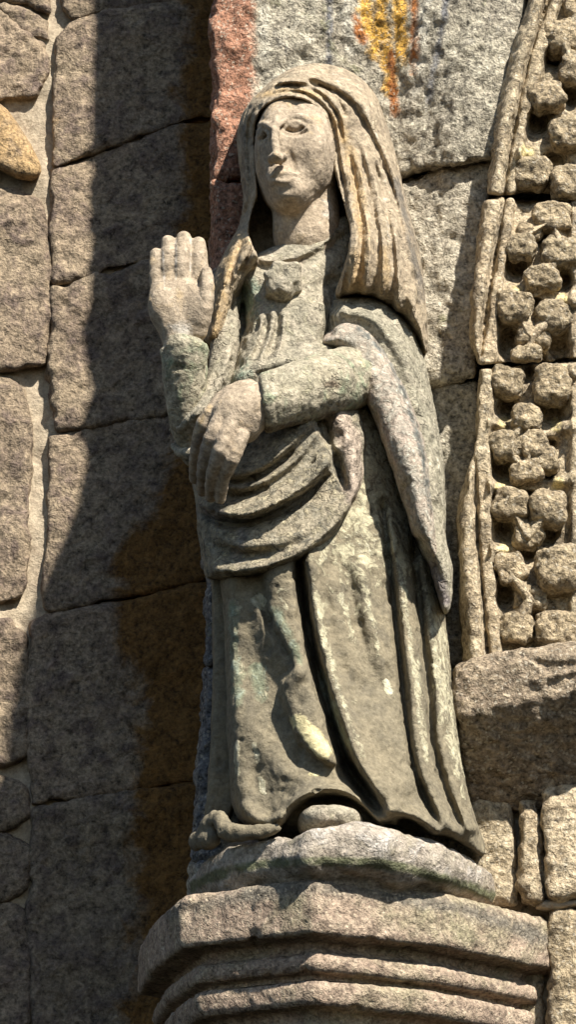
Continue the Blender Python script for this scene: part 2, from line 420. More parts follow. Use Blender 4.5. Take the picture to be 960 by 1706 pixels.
M['cloak'] = stone_mat('cloak stone', (lin(158, 149, 126), lin(144, 137, 117), lin(170, 160, 138)), 7, 165, 0.62, 1.0, 0.006, crack=0.4,
    patches=((lin(200, 190, 164), None, 36, 0.58, 0.06), (lin(134, 124, 116), 'pa', 16, 0.6, 0.2)))
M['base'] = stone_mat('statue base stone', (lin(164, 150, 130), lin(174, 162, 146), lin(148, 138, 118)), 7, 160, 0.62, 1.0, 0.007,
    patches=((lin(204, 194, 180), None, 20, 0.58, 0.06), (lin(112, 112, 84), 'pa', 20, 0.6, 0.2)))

M['impost'] = stone_mat('dark weathered granite', (lin(154, 137, 114), lin(134, 118, 98), lin(170, 152, 126)), 9, 130, 0.85, 1.0, 0.012, speck=SPK)
W2 = ((0.05, 0.0022), (0.016, 0.0012), (0.007, 0.0008), (0.024, 0.006, 0.45), (0.011, 0.003, 0.4))          # weathering of carved stone
WB = ((0.09, 0.007), (0.03, 0.0035), (0.012, 0.002), (0.007, 0.001), (0.03, 0.008, 0.5))   # rough wall granite

# ------------------------------------------------------------------ the masonry
ij = np.stack([GX.ravel(), GY.ravel(), 0 * GX.ravel()], 1).astype(float)
WOB = (4.0 * vnoise(ij, 46, 3) + 2.6 * vnoise(ij, 19, 5) + 1.6 * vnoise(ij, 9, 8)).reshape(MH, MW).astype(np.float32)
WOB = np.pad(WOB, 0)
def stone(name, poly, depth, mat, parent, bulge=0.012, R=26, back=None, h=0.0045, noise=WB, seed=0, paint=None, smooth=False, tilt=(0, 0), k=0.012, disp=None, grow=0.0):
    S = polysd(poly, smooth) - grow + (0 if smooth else WOB)
    cx, cy = np.mean([p[0] for p in poly]), np.mean([p[1] for p in poly])
    f = depth - bulge * inflate(S, R) + tilt[0] * (GX - cx) / 1000 + tilt[1] * (GY - cy) / 1000
    if disp is not None: f = f - disp
    xs = [p[0] for p in poly]; ys = [p[1] for p in poly]
    bk = depth + 0.05 if back is None else back
    s = Solid(min(xs) - 14, max(xs) + 14, min(ys) - 14, max(ys) + 14, float(f[S < 0].min()) - 0.02, bk + 0.02, h)
    s.extrude(S, f.astype(np.float32), bk, k)
    return link(name, s.mesh(name, noise, seed, paint), mat, parent)

LW = 0.60                                                        # depth of the recessed left wall
brown_shade = blank()
brown_shade_poly = polysd([(300, -240), (296, 300), (300, 640), (262, 820), (190, 930), (172, 1010), (212, 1120), (218, 1300), (222, 1500), (190, 1760), (420, 1760), (420, -240)], False, 70)
brown_shade = np.clip(0.5 - brown_shade_poly / 110, 0, 1).astype(np.float32)  # warm shade near the corner, painted brown into the stone and mortar colour
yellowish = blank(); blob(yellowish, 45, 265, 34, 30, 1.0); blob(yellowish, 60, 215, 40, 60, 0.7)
pl = {'pa': brown_shade, 'pb': yellowish}
left = thing('rubble_wall', 'recessed rough granite wall with pale mortar joints, lying mostly in shadow on the raised hand\'s side', 'wall', P(150, 1700, LW))
S = polysd([(-130, -230), (470, -230), (470, 1800), (-130, 1800)], False)
s = Solid(-130, 460, -230, 1790, LW - 0.01, LW + 0.12, 0.007)
s.extrude(S, blank(LW + 0.014), LW + 0.09, 0.004)
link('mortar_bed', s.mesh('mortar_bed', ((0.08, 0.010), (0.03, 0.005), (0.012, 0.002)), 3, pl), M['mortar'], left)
LB = [
 ([(108, -200), (440, -200), (440, -20), (300, -2), (180, 14), (118, 30), (106, 10)], .000, 0),
 ([(96, 66), (118, 44), (182, 24), (300, 6), (440, -12), (440, 176), (300, 204), (188, 236), (92, 274), (90, 180)], -.004, 0),
 ([(90, 288), (190, 250), (300, 214), (440, 186), (440, 392), (300, 418), (170, 452), (92, 468), (88, 380)], .000, 0),
 ([(88, 484), (170, 462), (300, 430), (440, 404), (440, 664), (300, 684), (170, 700), (96, 712), (86, 600)], -.004, 1),
 ([(84, 730), (170, 710), (300, 694), (440, 674), (440, 950), (300, 972), (170, 1000), (78, 1012), (80, 860)], .002, 0),
 ([(52, 1040), (170, 1012), (300, 984), (440, 962), (440, 1290), (300, 1302), (170, 1322), (54, 1338), (50, 1180)], -.002, 0),
 ([(56, 1352), (170, 1334), (300, 1314), (440, 1302), (440, 1790), (60, 1790), (52, 1560)], -.006, 0),
 ([(-130, -60), (10, -60), (78, -20), (82, 20), (40, 8), (-20, -14), (-130, -20)], .004, 0),
 ([(6, 12), (46, 18), (82, 40), (80, 66), (62, 58), (30, 40)], .006, 0),
 ([(-130, 20), (0, 22), (40, 62), (70, 80), (72, 120), (58, 152), (20, 164), (-130, 158)], .004, 1),
 ([(-130, 316), (20, 316), (62, 336), (76, 380), (78, 560), (70, 606), (20, 612), (-130, 604)], -.002, 0),
 ([(-130, 626), (10, 632), (36, 652), (48, 700), (44, 860), (34, 990), (6, 1000), (-130, 1000)], .004, 0),
 ([(-130, 1030), (12, 1036), (40, 1060), (44, 1180), (38, 1260), (4, 1274), (-130, 1276)], .002, 1),
 ([(-130, 1292), (0, 1290), (40, 1310), (44, 1360), (10, 1380), (-130, 1380)], .004, 0),
 ([(-130, 1396), (14, 1394), (46, 1420), (44, 1480), (6, 1496), (-130, 1500)], .000, 0),
 ([(-130, 1514), (10, 1512), (44, 1540), (46, 1660), (36, 1790), (-130, 1790)], .004, 0),
]
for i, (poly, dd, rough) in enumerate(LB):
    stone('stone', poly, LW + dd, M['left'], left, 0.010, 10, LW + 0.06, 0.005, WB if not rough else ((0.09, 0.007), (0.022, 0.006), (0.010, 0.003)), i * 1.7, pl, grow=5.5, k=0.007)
o = stone('stone', [(-130, 120), (-10, 168), (24, 200), (52, 244), (68, 280), (56, 297), (28, 296), (-20, 276), (-130, 250)], LW - 0.02, M['left'], left, 0.022, 24, LW + 0.06, 0.005, ((0.06, 0.004), (0.012, 0.001)), 9, {'pa': brown_shade, 'pb': blank(0.75)}, True)
o['label'] = 'smooth ochre-tinged stone jutting out of the joint'

# ---- the pier behind the statue and the wall to its right
WY = 0.17
red = np.clip(0.5 - polysd([(340, -240), (424, -240), (428, 100), (424, 420), (340, 460)], False, 40) / 30, 0, 1).astype(np.float32)
yel = blank(); dkr = blank(); gry_and_shade = blank(); lig = blank()
for q in ([(640, -60), (632, 40), (618, 110)], [(600, -40), (614, 40), (606, 66)], [(662, -40), (668, 50), (672, 120)], [(640, 40), (650, 120), (648, 170)]): stroke(yel, q, 0.9, 16, 16, (0, .2), 'max')
for q in ([(688, -40), (692, 60), (688, 140)], [(590, 30), (604, 62), (612, 80)], [(652, 90), (656, 160), (660, 205)]): stroke(dkr, q, 0.85, 11, 11, (0, .25), 'max')
for q in ([(548, -60), (549, 40), (548, 110)],): stroke(gry_and_shade, q, 0.95, 8, 8, (0, 0), 'max')
stroke(gry_and_shade, [(748, -60), (738, 40), (722, 120), (704, 210)], 0.85, 9, 9, (0, .2), 'max')
stroke(gry_and_shade, [(352, 960), (350, 1200), (340, 1420)], 1.0, 40, 40, (0, 0), 'max'); blob(gry_and_shade, 470, 70, 40, 70, 0.45, mode='max'); blob(gry_and_shade, 820, 60, 60, 90, 0.4, mode='max')  # first stroke: the statue's shade on the lower pier edge, painted in grey
for q in ([(440, -60), (440, 110)], [(578, -60), (584, 120)], [(715, -60), (700, 120), (685, 200)]): stroke(lig, q, 0.6, 18, 18, (0, .2), 'max')
pw = {'pa': red, 'pb': yel, 'pc': gry_and_shade, 'pd': dkr, 'pe': lig}
pier = thing('painted_pier', 'granite pier with faded red, grey and yellow paint stripes, behind the veiled statue', 'pier', P(560, 1700, WY))
PB = [
 ([(358, -236), (700, -236), (910, -236), (884, -20), (850, 140), (822, 262), (760, 276), (690, 286), (660, 296), (356, 300)], 0.205, (0, 0)),
 ([(356, 306), (660, 304), (700, 294), (768, 282), (826, 270), (812, 330), (806, 480), (790, 625), (744, 636), (700, 640), (354, 640)], 0.195, (0, 0)),
 ([(350, 648), (700, 650), (748, 640), (800, 634), (800, 1000), (790, 1110), (344, 1110)], 0.21, (0, 0)),
 ([(346, 1116), (800, 1116), (830, 1330), (830, 1430), (322, 1430)], 0.215, (0, 0)),
 ([(322, 1436), (800, 1436), (900, 1500), (900, 1790), (300, 1790)], 0.215, (0, 0)),
]
for i, (poly, d, t) in enumerate(PB):
    ramp = np.clip((GX - 600) / 190, 0, 1); ramp = ramp * ramp * (3 - 2 * ramp) * (.095, .045, .045, .05, .04)[i]
    stone('stone', poly, d, M['wall'], pier, 0.010, 16, 0.37, 0.005, ((0.09, 0.006), (0.028, 0.006), (0.013, 0.0042), (0.0075, 0.002)), 20 + i * 2.3, pw, disp=ramp, grow=2.0)
def boxmesh(name, x0, x1, y0, y1, z0, z1):
    V = np.array([(x, y, z) for x in (x0, x1) for y in (y0, y1) for z in (z0, z1)], float)
    Q = np.array([(0, 1, 3, 2), (4, 6, 7, 5), (0, 4, 5, 1), (2, 3, 7, 6), (0, 2, 6, 4), (1, 5, 7, 3)])
    me = finish_mesh(name, V, Q); me.polygons.foreach_set('use_smooth', np.zeros(6, bool)); return me
zt = P(360, -236, 0.205)[2]; xl = P(358, -236, 0.205)[0]
zb = P(360, 1790, 0.2)[2]
xw = P(-128, 853, LW)[0]
for k in range(5):
    a_, b_ = zb + k * (zt - zb) / 5 + .008, zb + (k + 1) * (zt - zb) / 5 - .008
    link('stone', boxmesh('stone', -1.2 - .13 * (k % 2), xw - .012, LW - .002 * k, LW + .12, a_, b_), M['left'], left)
# core of the pier (hidden masonry that carries the stones back to the recessed wall) and its continuation upwards
link('pier_core', boxmesh('pier_core', xl + 0.012, 1.9, 0.32, LW + 0.1, zb, zt + 1.2), M['wall'], pier)
link('stone', boxmesh('stone', xl - 0.004, 0.9, 0.205, 0.36, zt + 0.012, zt + 1.2), M['wall'], pier)

# ------------------------------------------------------------------ carved arch moulding on the right
JY = 0.075
arch = thing('arch_moulding', 'arch band with roll edge and rows of knobbly leaf balls, right of the veiled statue', 'moulding', P(860, 1090, 0.1))
tips = blank()
for x, y in ((878, 252), (862, 488), (842, 705), (838, 810), (840, 912), (938, 500), (935, 620), (928, 708), (930, 805), (945, 650)): blob(tips, x, y, 13, 15, 1.0, mode='max')
POCK = [(926, 96, 20, 20), (895, 205, 20, 22), (925, 275, 18, 20), (952, 165, 12, 18), (885, 330, 28, 12), (900, 395, 26, 10), (862, 446, 15, 20), (940, 468, 13, 14), (850, 575, 15, 24), (932, 580, 17, 22), (890, 596, 22, 10),
        (888, 505, 14, 8), (846, 684, 17, 20), (918, 690, 19, 22), (917, 740, 13, 10), (843, 786, 18, 18), (912, 790, 14, 8), (880, 823, 10, 6), (846, 886, 18, 20), (912, 890, 18, 18), (880, 924, 14, 12), (843, 994, 15, 20), (885, 1028, 12, 10), (880, 620, 10, 14)]
pk = blank()
for x, y, a, b in POCK: blob(pk, x, y, a * 1.1, b * 1.05, 0.042, 4)
chan = blank()                      # the sunk band that carries the balls
# per block: outline, then rows (y, left edge of the roll, groove, right edge of the fillet, roll height 0..1)
BLK = [
 ([(884, -60), (1010, -60), (1010, 322), (812, 324), (828, 200), (852, 100), (880, 0)],
  [(-60, 900, 932, 954, 1), (0, 882, 913, 934, 1), (100, 854, 882, 906, 1), (200, 830, 860, 881, 1), (300, 815, 843, 858, 1), (326, 813, 841, 856, 1)]),
 ([(806, 332), (1010, 332), (1010, 594), (798, 608), (781, 560), (783, 500), (795, 400)],
  [(330, 805, 843, 858, 1), (400, 796, 830, 848, 1), (450, 789, 822, 841, 1), (500, 784, 813, 833, 1), (550, 782, 807, 829, 1), (585, 790, 803, 826, .8), (604, 799, 801, 824, .2)]),
 ([(800, 614), (1010, 602), (1010, 1100), (774, 1100), (768, 1000), (763, 860), (776, 800), (790, 758), (796, 700)],
  [(600, 800, 802, 821, 0), (700, 796, 797, 817, 0), (745, 789, 791, 816, .1), (775, 786, 791, 817, .6), (800, 777, 792, 818, 1), (850, 764, 794, 819, 1), (900, 765, 796, 820, 1), (1000, 769, 805, 826, 1), (1100, 776, 814, 836, 1)]),
]
KNOBS = [
 [(938, 64, 32, 30), (958, 118, 24, 30), (912, 163, 31, 25), (947, 228, 33, 27), (886, 290, 29, 28), (950, 306, 30, 30), (966, 20, 24, 26)],
 [(922, 366, 30, 25), (884, 388, 18, 13), (868, 414, 24, 20), (938, 424, 36, 29), (903, 466, 29, 23), (858, 516, 28, 29), (922, 530, 30, 28), (888, 562, 28, 17), (880, 590, 26, 14)],
 [(847, 638, 28, 26), (920, 644, 31, 32), (878, 698, 25, 23), (846, 744, 28, 25), (888, 744, 22, 22), (876, 786, 28, 18), (905, 768, 24, 22), (849, 842, 28, 26), (915, 850, 29, 28), (880, 894, 25, 22), (849, 950, 25, 27), (930, 950, 38, 38), (884, 998, 27, 20), (861, 1052, 27, 27), (926, 1052, 36, 33)],
]
def knob_mesh(px, py, d, rx, ry, seed):
    m = MPP(px, py, d); rx *= m; rz = ry * m; rd = 0.85 * min(rx, rz)
    n = 20; V = []; Q = []
    for f in range(6):
        b = len(V)
        for i in range(n + 1):
            for j in range(n + 1):
                u, v = math.tan((i / n * 2 - 1) * math.pi / 4), math.tan((j / n * 2 - 1) * math.pi / 4)
                V.append([(1, u, v), (-1, v, u), (v, 1, u), (u, -1, v), (u, v, 1), (v, u, -1)][f])
        for i in range(n):
            for j in range(n):
                a = b + i * (n + 1) + j; Q.append((a, a + n + 1, a + n + 2, a + 1))
    V = np.array(V, float); Q = np.array(Q)
    V /= ((np.abs(V) ** 4).sum(1) ** (1 / 4))[:, None]
    V = V * [rx, rd, rz]
    r = random.Random(seed); a = r.uniform(-0.25, 0.25); ca, sa = math.cos(a), math.sin(a)
    V = np.stack([V[:, 0] * ca - V[:, 2] * sa, V[:, 1], V[:, 0] * sa + V[:, 2] * ca], 1)
    V = V + P(px, py, d)
    # merge doubles along the cube edges so that the weathering keeps the lump closed
    key = np.round(V * 1e5).astype(np.int64); _, first, inv = np.unique(key, axis=0, return_index=True, return_inverse=True)
    V = V[first]; Q = inv.ravel()[Q]
    return finish_mesh('leaf_ball', V, Q, ((0.05, 0.004), (0.022, 0.0045), (0.011, 0.0034), (0.0065, 0.0018)), seed)
for bi, (poly, rows) in enumerate(BLK):
    rw = np.array(rows, float)
    Lx, Gx, Fx, Hr = [np.interp(GY[:, 0], rw[:, 0], rw[:, q])[:, None] for q in range(1, 5)]
    dx = GX - Gx
    f = JY + 0.028 * np.clip((GX - Fx) / 5, 0, 1)               # fillet, then the sunk band
    c_ = (Lx + Gx) / 2; w_ = np.maximum((Gx - Lx) / 2, 4)
    q = np.sqrt(np.clip(1 - ((GX - c_) / w_) ** 2, 0, 1))
    f = np.where(GX < Gx, JY + 0.018 - (0.034 * Hr + 0.006) * q, f)
    f = f + 0.022 * Hr * np.exp(-(dx / 3.6) ** 2)
    R = polysd(poly, False) + 0.6 * WOB
    t = blank()
    for x, y in ((870, 252), (852, 486), (834, 704), (830, 808), (833, 914), (952, 500), (948, 618), (945, 712), (942, 800)): blob(t, x, y, 20, 12, 0.022, 3)
    band = np.clip((GX - 946 + (GY < 330) * 200) / 8, 0, 1) * 0.022 if bi > 0 else 0
    st_ = blank()
    for i, a_ in enumerate(KNOBS[bi]):
        for b_ in KNOBS[bi][:i]:
            if math.hypot(a_[0] - b_[0], a_[1] - b_[1]) < 62: stroke(st_, [a_[:2], b_[:2]], 0.034, 12, 12, (0, 0), 'max')
    f = f - np.maximum(t, st_) * (GX > Fx - 6) - band + pk * (GX > Fx - 2) * np.clip(1 - st_ / 0.02, 0, 1)
    s = Solid(min(p[0] for p in poly) - 10, 1010, min(p[1] for p in poly) - 10, max(p[1] for p in poly) + 10, 0.0, 0.32, 0.0032)
    s.extrude(R, f.astype(np.float32), 0.31, 0.006)
    vb = link('voussoir', s.mesh('voussoir', ((0.06, 0.003), (0.02, 0.0022), (0.009, 0.0014)), 40 + bi, {'pa': tips}), M['jamb'], arch)
    for ki, (x, y, rx, ry) in enumerate(KNOBS[bi]):
        link('leaf_ball', knob_mesh(x, y, JY + 0.020 - 0.005 * ((ki * 7) % 3), rx, ry, bi * 50 + ki), M['knob'], vb)

# ---- impost under the arch band
imp = Solid(740, 1010, 1040, 1360, -0.20, 0.30, 0.0045)
ipoly = polysd([(758, 1112), (790, 1094), (866, 1082), (1020, 1066), (1020, 1350), (740, 1350), (748, 1180)], False)
fimp = 0.000 - 0.035 * np.clip((GX - 770) / 200, 0, 1) - 0.016 * inflate(ipoly, 30)
nk = blank(); stroke(nk, [(840, 1150), (900, 1150), (960, 1128), (1000, 1118)], -0.012, 10, 14, (0.2, 0)); stroke(nk, [(872, 1086), (900, 1106), (930, 1112), (1000, 1104)], -0.016, 5, 8, (.2, 0)); stroke(nk, [(880, 1140), (930, 1122), (1000, 1108)], 0.012, 7, 7, (.2, 0))
imp.extrude(ipoly, (fimp - 0.55 * nk).astype(np.float32), 0.28, 0.014)
imp.plane(800, 1190, -0.016, (0.0, -0.82, -0.92), 0.006)
imp.plane(752, 1200, 0.06, (-0.95, -0.05, -0.25), 0.01)
o = link('impost_block', imp.mesh('impost_block', ((0.06, 0.003), (0.022, 0.003), (0.010, 0.003), (0.03, 0.006, .5)), 60), M['impost'])
o['label'] = 'rough impost block with dark sloping underside, carrying the foot of the ball-carved arch band'; o['category'] = 'impost'
# ---- stones of the jamb below it
arch['kind'] = 'thing'
jam = thing('jamb', 'pale jamb stones with an upright roll, below the dark impost and right of the bracket', 'jamb', P(900, 1700, 0.1))
JB = [([(780, 1322), (858, 1326), (860, 1400), (864, 1506), (790, 1520)], 0.120, 0.014, 30), ([(863, 1332), (897, 1330), (904, 1400), (908, 1508), (868, 1508)], 0.105, 0.022, 18),
      ([(900, 1314), (1000, 1302), (1010, 1490), (912, 1500), (906, 1400)], 0.085, 0.02, 26), ([(916, 1518), (1010, 1508), (1010, 1790), (914, 1790)], 0.10, 0.016, 24), ([(866, 1520), (908, 1522), (908, 1790), (850, 1790)], 0.15, 0.016, 20)]
for i, (poly, d, bl, R) in enumerate(JB):
    stone('stone', poly, d, M['jamb'] if i != 3 else M['knob'], jam, bl, R, 0.31, 0.0045, ((0.06, 0.004), (0.022, 0.0045), (0.010, 0.003), (0.006, 0.001)), 70 + i, {'pa': blank()})
o = stone('mortar_joint', [(900, 1502), (1010, 1492), (1010, 1508), (912, 1516), (890, 1514)], 0.095, M['mortar'], jam, 0.008, 8, 0.2, 0.004, ((0.02, 0.003), (0.008, 0.001)), 77, {'pa': blank()})
s = Solid(780, 1010, 1290, 1790, 0.05, 0.32, 0.007)
s.extrude(polysd([(790, 1240), (1010, 1240), (1010, 1780), (790, 1780)], False), blank(0.155), 0.30, 0.01)
link('mortar_bed', s.mesh('mortar_bed', ((0.03, 0.006), (0.012, 0.003)), 78, {'pa': blank()}), M['mortar'], jam)

# ------------------------------------------------------------------ the bracket (corbel) that carries the statue
cz = P(525, 1465, -0.20)[2]
def plan(pts):          # (px at top edge, depth) -> world x,y
    return [(P(px, 1490, d)[0], d) for px, d in pts]
CPL = plan([(232, 0.34), (250, 0.13), (299, -0.075), (525, -0.20), (745, -0.085), (918, 0.10), (938, 0.34)])
PROFILE = [(-0.012, .004), (-.002, -.006), (0, -.018), (-.001, -.074), (-.004, -.080), (-.044, -.084), (-.052, -.092), (-.044, -.100), (-.030, -.107), (-.027, -.122), (-.032, -.131), (-.054, -.134), (-.054, -.140), (-.038, -.145),
           (-.035, -.153), (-.037, -.174), (-.043, -.181), (-.068, -.183), (-.078, -.194), (-.074, -.206), (-.066, -.22), (-.068, -.24), (-.1, -.27), (-.14, -.37)]
def prism_loft(name, planpts, profile, z0, mat, parent, step=0.006, noise=(), seed=0, rnd=0.010):
    """polygonal plan swept through a profile of (outward offset, height)"""
    p = np.array(planpts); n = len(p)
    nr = []
    for i in range(n - 1):
        t = p[i + 1] - p[i]; q = np.array([t[1], -t[0]]); nr.append(q / np.linalg.norm(q))
    def ring(off):
        out = []
        for i in range(n):
            if i == 0: m_ = nr[0]; k = 1
            elif i == n - 1: m_ = nr[-1]; k = 1
            else:
                m_ = nr[i - 1] + nr[i]; m_ = m_ / np.linalg.norm(m_); k = 1 / max(0.3, m_ @ nr[i])
            out.append(p[i] + m_ * off * k)
        q = [out[0]]
        for i in range(1, n - 1):
            u, v = out[i - 1] - out[i], out[i + 1] - out[i]; u, v = u / np.linalg.norm(u), v / np.linalg.norm(v)
            a, b = out[i] + u * rnd, out[i] + v * rnd
            q += [a, 0.25 * a + 0.5 * out[i] + 0.25 * b, b]
        return np.array(q + [out[-1]])
    pr = [np.array(profile[0])]
    for a, b in zip(profile[:-1], profile[1:]):
        a, b = np.array(a), np.array(b); k = max(1, int(np.linalg.norm(b - a) / step))
        for j in range(1, k + 1): pr.append(a + (b - a) * j / k)
    base = ring(0); n2 = len(base); cnt = [max(1, int(np.linalg.norm(base[i + 1] - base[i]) / step)) for i in range(n2 - 1)]
    V = []; 
    for off, z in pr:
        r = ring(off)
        for i in range(n2 - 1):
            for j in range(cnt[i]):
                t = j / cnt[i]; V.append((*(r[i] + (r[i + 1] - r[i]) * t), z0 + z))
        V.append((*r[-1], z0 + z))
    w = sum(cnt) + 1; V = np.array(V); Q = []
    for a in range(len(pr) - 1):
        i = np.arange(w - 1) + a * w; Q.append(np.stack([i, i + w, i + w + 1, i + 1], 1))
    # lid
    c = len(V); V = np.vstack([V, np.array([[np.mean(V[:w, 0]), np.mean(V[:w, 1]), V[0, 2] + 0.002]])])
    i = np.arange(w - 1); Q.append(np.stack([i, i + 1, np.full(w - 1, c), np.full(w - 1, c)], 1)[:, [0, 1, 2, 2]])
    Q = np.concatenate(Q)
    Qq = Q[Q[:, 2] != Q[:, 3]]
    # the lid as quads that share the centre
    lid = []
    for j in range(0, w - 2, 2): lid.append((j, j + 1, j + 2, c))
    Qq = np.concatenate([Qq, np.array(lid)])
    return Qq, V
def grainpaint():
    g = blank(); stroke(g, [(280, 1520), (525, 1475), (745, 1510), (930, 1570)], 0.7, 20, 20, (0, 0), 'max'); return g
corbel = thing('corbel', 'wide many-sided stone bracket with stepped mouldings under the statue\'s base', 'corbel', (0.05, 0.17, cz - 0.4))
def corbel_part(name, a, b, seed):
    Q, V = prism_loft(name, CPL, PROFILE[a:b], cz, None, None)
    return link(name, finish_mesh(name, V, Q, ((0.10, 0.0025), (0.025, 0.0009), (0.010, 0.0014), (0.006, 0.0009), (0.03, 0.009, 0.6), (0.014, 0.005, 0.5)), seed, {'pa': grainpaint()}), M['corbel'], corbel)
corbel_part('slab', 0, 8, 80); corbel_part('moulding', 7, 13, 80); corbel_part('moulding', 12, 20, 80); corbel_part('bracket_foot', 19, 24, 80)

# ------------------------------------------------------------------ the statue
statue = thing('statue', 'weathered stone statue of a veiled woman raising one open hand, standing on the bracket', 'statue', P(540, 1460, 0.0))
HS = 0.003

# ---- base slab under her feet
bz = P(515, 1372, -0.225)[2]
BPL = [(P(312, 1400, 0.12)[0], 0.2), (P(318, 1400, 0.02)[0], 0.02), (P(400, 1390, -0.12)[0], -0.13), (P(515, 1380, -0.225)[0], -0.225), (P(640, 1390, -0.20)[0], -0.20), (P(745, 1400, -0.12)[0], -0.115), (P(826, 1440, 0.06)[0], 0.06), (P(832, 1440, 0.2)[0], 0.2)]
BPR = [(-0.03, 0.002), (-0.012, -0.004), (-0.003, -0.014), (0.0, -0.04), (-0.004, -0.058), (-0.016, -0.07), (-0.04, -0.082), (-0.05, -0.10), (-0.05, -0.13)]
Q, V = prism_loft('base', BPL, BPR, bz, None, None, 0.005)
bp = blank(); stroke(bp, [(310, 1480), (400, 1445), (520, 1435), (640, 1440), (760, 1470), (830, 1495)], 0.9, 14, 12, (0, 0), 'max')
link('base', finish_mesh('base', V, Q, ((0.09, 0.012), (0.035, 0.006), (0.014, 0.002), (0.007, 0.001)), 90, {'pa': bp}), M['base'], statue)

# ---- skirt
skirt_rows = [(560, 480, 210, .14, .22), (700, 480, 215, .15, .29), (900, 505, 230, .15, .29), (1000, 530, 225, .15, .28), (1150, 550, 235, .15, .29), (1300, 570, 250, .15, .31), (1380, 575, 262, .15, .325), (1500, 575, 262, .15, .325)]
body = loftdepth(skirt_rows, 2.3)
D = blank(); pale = blank(); green = blank(); pp = blank()
# left panel, tongue and the long folds
stroke(D, [(384, 975), (386, 1080), (388, 1180), (394, 1290), (402, 1345)], .022, 9, 26, (0, .1))
strip = polysd([(438, 940), (470, 935), (502, 935), (508, 1020), (526, 1110), (550, 1190), (574, 1262), (560, 1276), (543, 1272), (520, 1260), (498, 1234), (480, 1190), (468, 1150), (474, 1128), (490, 1112), (470, 1072), (451, 1030), (440, 985)], True, 60)
strip = strip + 0.5 * WOB
D += 0.020 / (1 + np.exp(np.clip(strip / 1.5, -20, 20))) + 0.015 * inflate(strip, 26)
stroke(D, [(418, 985), (444, 1046), (472, 1092), (500, 1120), (508, 1126)], .016, 22, 7, (.1, .06))
stroke(D, [(400, 1140), (430, 1230), (480, 1290), (560, 1300)], .014, 26, 22, (.3, .2))
stroke(D, [(498, 940), (508, 1020), (526, 1110), (548, 1190), (572, 1262), (604, 1314), (640, 1362)], -.075, 8, 8, (.0, .1))
stroke(D, [(548, 1190), (576, 1262), (608, 1314), (640, 1360)], -.03, 16, 6, (.2, .2))
stroke(D, [(513, 938), (524, 1016), (542, 1100), (566, 1180), (592, 1252), (622, 1306), (662, 1352)], .040, 9, 30, (.0, .1))
stroke(D, [(556, 950), (566, 1020), (590, 1100), (606, 1140)], .010, 13, 13); stroke(D, [(600, 920), (612, 1000), (632, 1080), (645, 1130)], .012, 14, 14)
stroke(D, [(578, 940), (590, 1010), (612, 1090)], -.007, 8, 8); stroke(D, [(540, 980), (552, 1060), (580, 1140)], -.008, 8, 8)
stroke(D, [(620, 1150), (650, 1240), (690, 1320)], .012, 30, 30, (.3, .1))
stroke(D, [(636, 830), (648, 930), (660, 1040), (672, 1150), (684, 1250), (704, 1320), (735, 1382)], -.034, 5, 6, (.05, .05))
stroke(D, [(640, 850), (668, 960), (680, 1060), (694, 1180), (704, 1270), (730, 1340), (764, 1398)], .024, 15, 18, (.05, .02))
stroke(D, [(688, 905), (694, 960), (704, 1050), (714, 1150), (722, 1240), (744, 1320), (775, 1392)], -.028, 5, 6, (.05, .05))
stroke(D, [(700, 925), (720, 980), (728, 1060), (738, 1150), (750, 1230), (768, 1300), (796, 1390)], .034, 20, 24, (.02, .02))
stroke(D, [(740, 1200), (756, 1280), (788, 1380)], -.012, 6, 6)
hol = polysd([(470, 1400), (478, 1366), (496, 1344), (524, 1330), (560, 1327), (592, 1338), (614, 1356), (630, 1374), (632, 1400)], True, 40)
D -= 0.075 * np.clip(0.5 - hol / 5, 0, 1)
hol2 = polysd([(664, 1364), (690, 1368), (716, 1392), (672, 1392)], True, 40)
D -= 0.07 * np.clip(0.5 - hol2 / 5, 0, 1)
# hem that swings up over the shoe
stroke(D, [(400, 1340), (428, 1366), (462, 1372)], .022, 8, 14, (.1, .1))
stroke(D, [(462, 1372), (478, 1346), (500, 1328), (530, 1317), (562, 1315), (598, 1328), (622, 1348), (648, 1366)], .030, 7, 11, (.05, .05))
stroke(D, [(640, 1350), (690, 1358), (735, 1388)], .030, 6, 14, (.1, .05))
for q, w in (([(520, 950), (532, 1020), (552, 1110), (574, 1190)], 11), ([(566, 980), (580, 1030), (590, 1080)], 9), ([(604, 960), (622, 1040), (636, 1110)], 11), ([(590, 900), (640, 930)], 40), ([(655, 880), (672, 980), (680, 1060)], 12), ([(690, 1080), (705, 1200), (715, 1280)], 11), ([(600, 850), (600, 940)], 30), ([(560, 1130), (590, 1220), (616, 1290)], 10), ([(705, 935), (728, 1060), (742, 1180), (765, 1290)], 22), ([(712, 940), (734, 1060), (744, 1140)], 14), ([(745, 1200), (765, 1290), (795, 1380)], 14)):
    stroke(pale, q, .50, w, w, (.1, .2), 'max')
for q, w in (([(420, 1235), (432, 1275)], 7), ([(432, 1290), (444, 1330)], 10), ([(394, 1230), (396, 1300)], 7), ([(640, 1130), (655, 1160)], 8), ([(424, 1010), (440, 990)], 16)): stroke(pale, q, .75, w, w, (.1, .2), 'max')
stroke(pp, [(498, 1200), (520, 1226), (540, 1252)], 1.0, 18, 18, (0, 0), 'max'); blob(pp, 522, 1290, 16, 7, .8, mode='max')
for q, w in (([(386, 990), (392, 1100), (400, 1200)], 16), ([(450, 1000), (490, 1080), (508, 1120)], 14), ([(430, 1100), (440, 1180)], 20), ([(530, 1100), (560, 1200), (590, 1280)], 14)): stroke(green, q, .66, w, w, (.1, .2), 'max')
pale = np.maximum(pale, 0.46 * np.clip((1110 - GY) / 200, 0, 1) * (0.5 + 0.5 * np.clip((GX - 505) / 30, 0, 1))) + 0.16 * np.clip((1330 - GY) / 200, 0, 1)
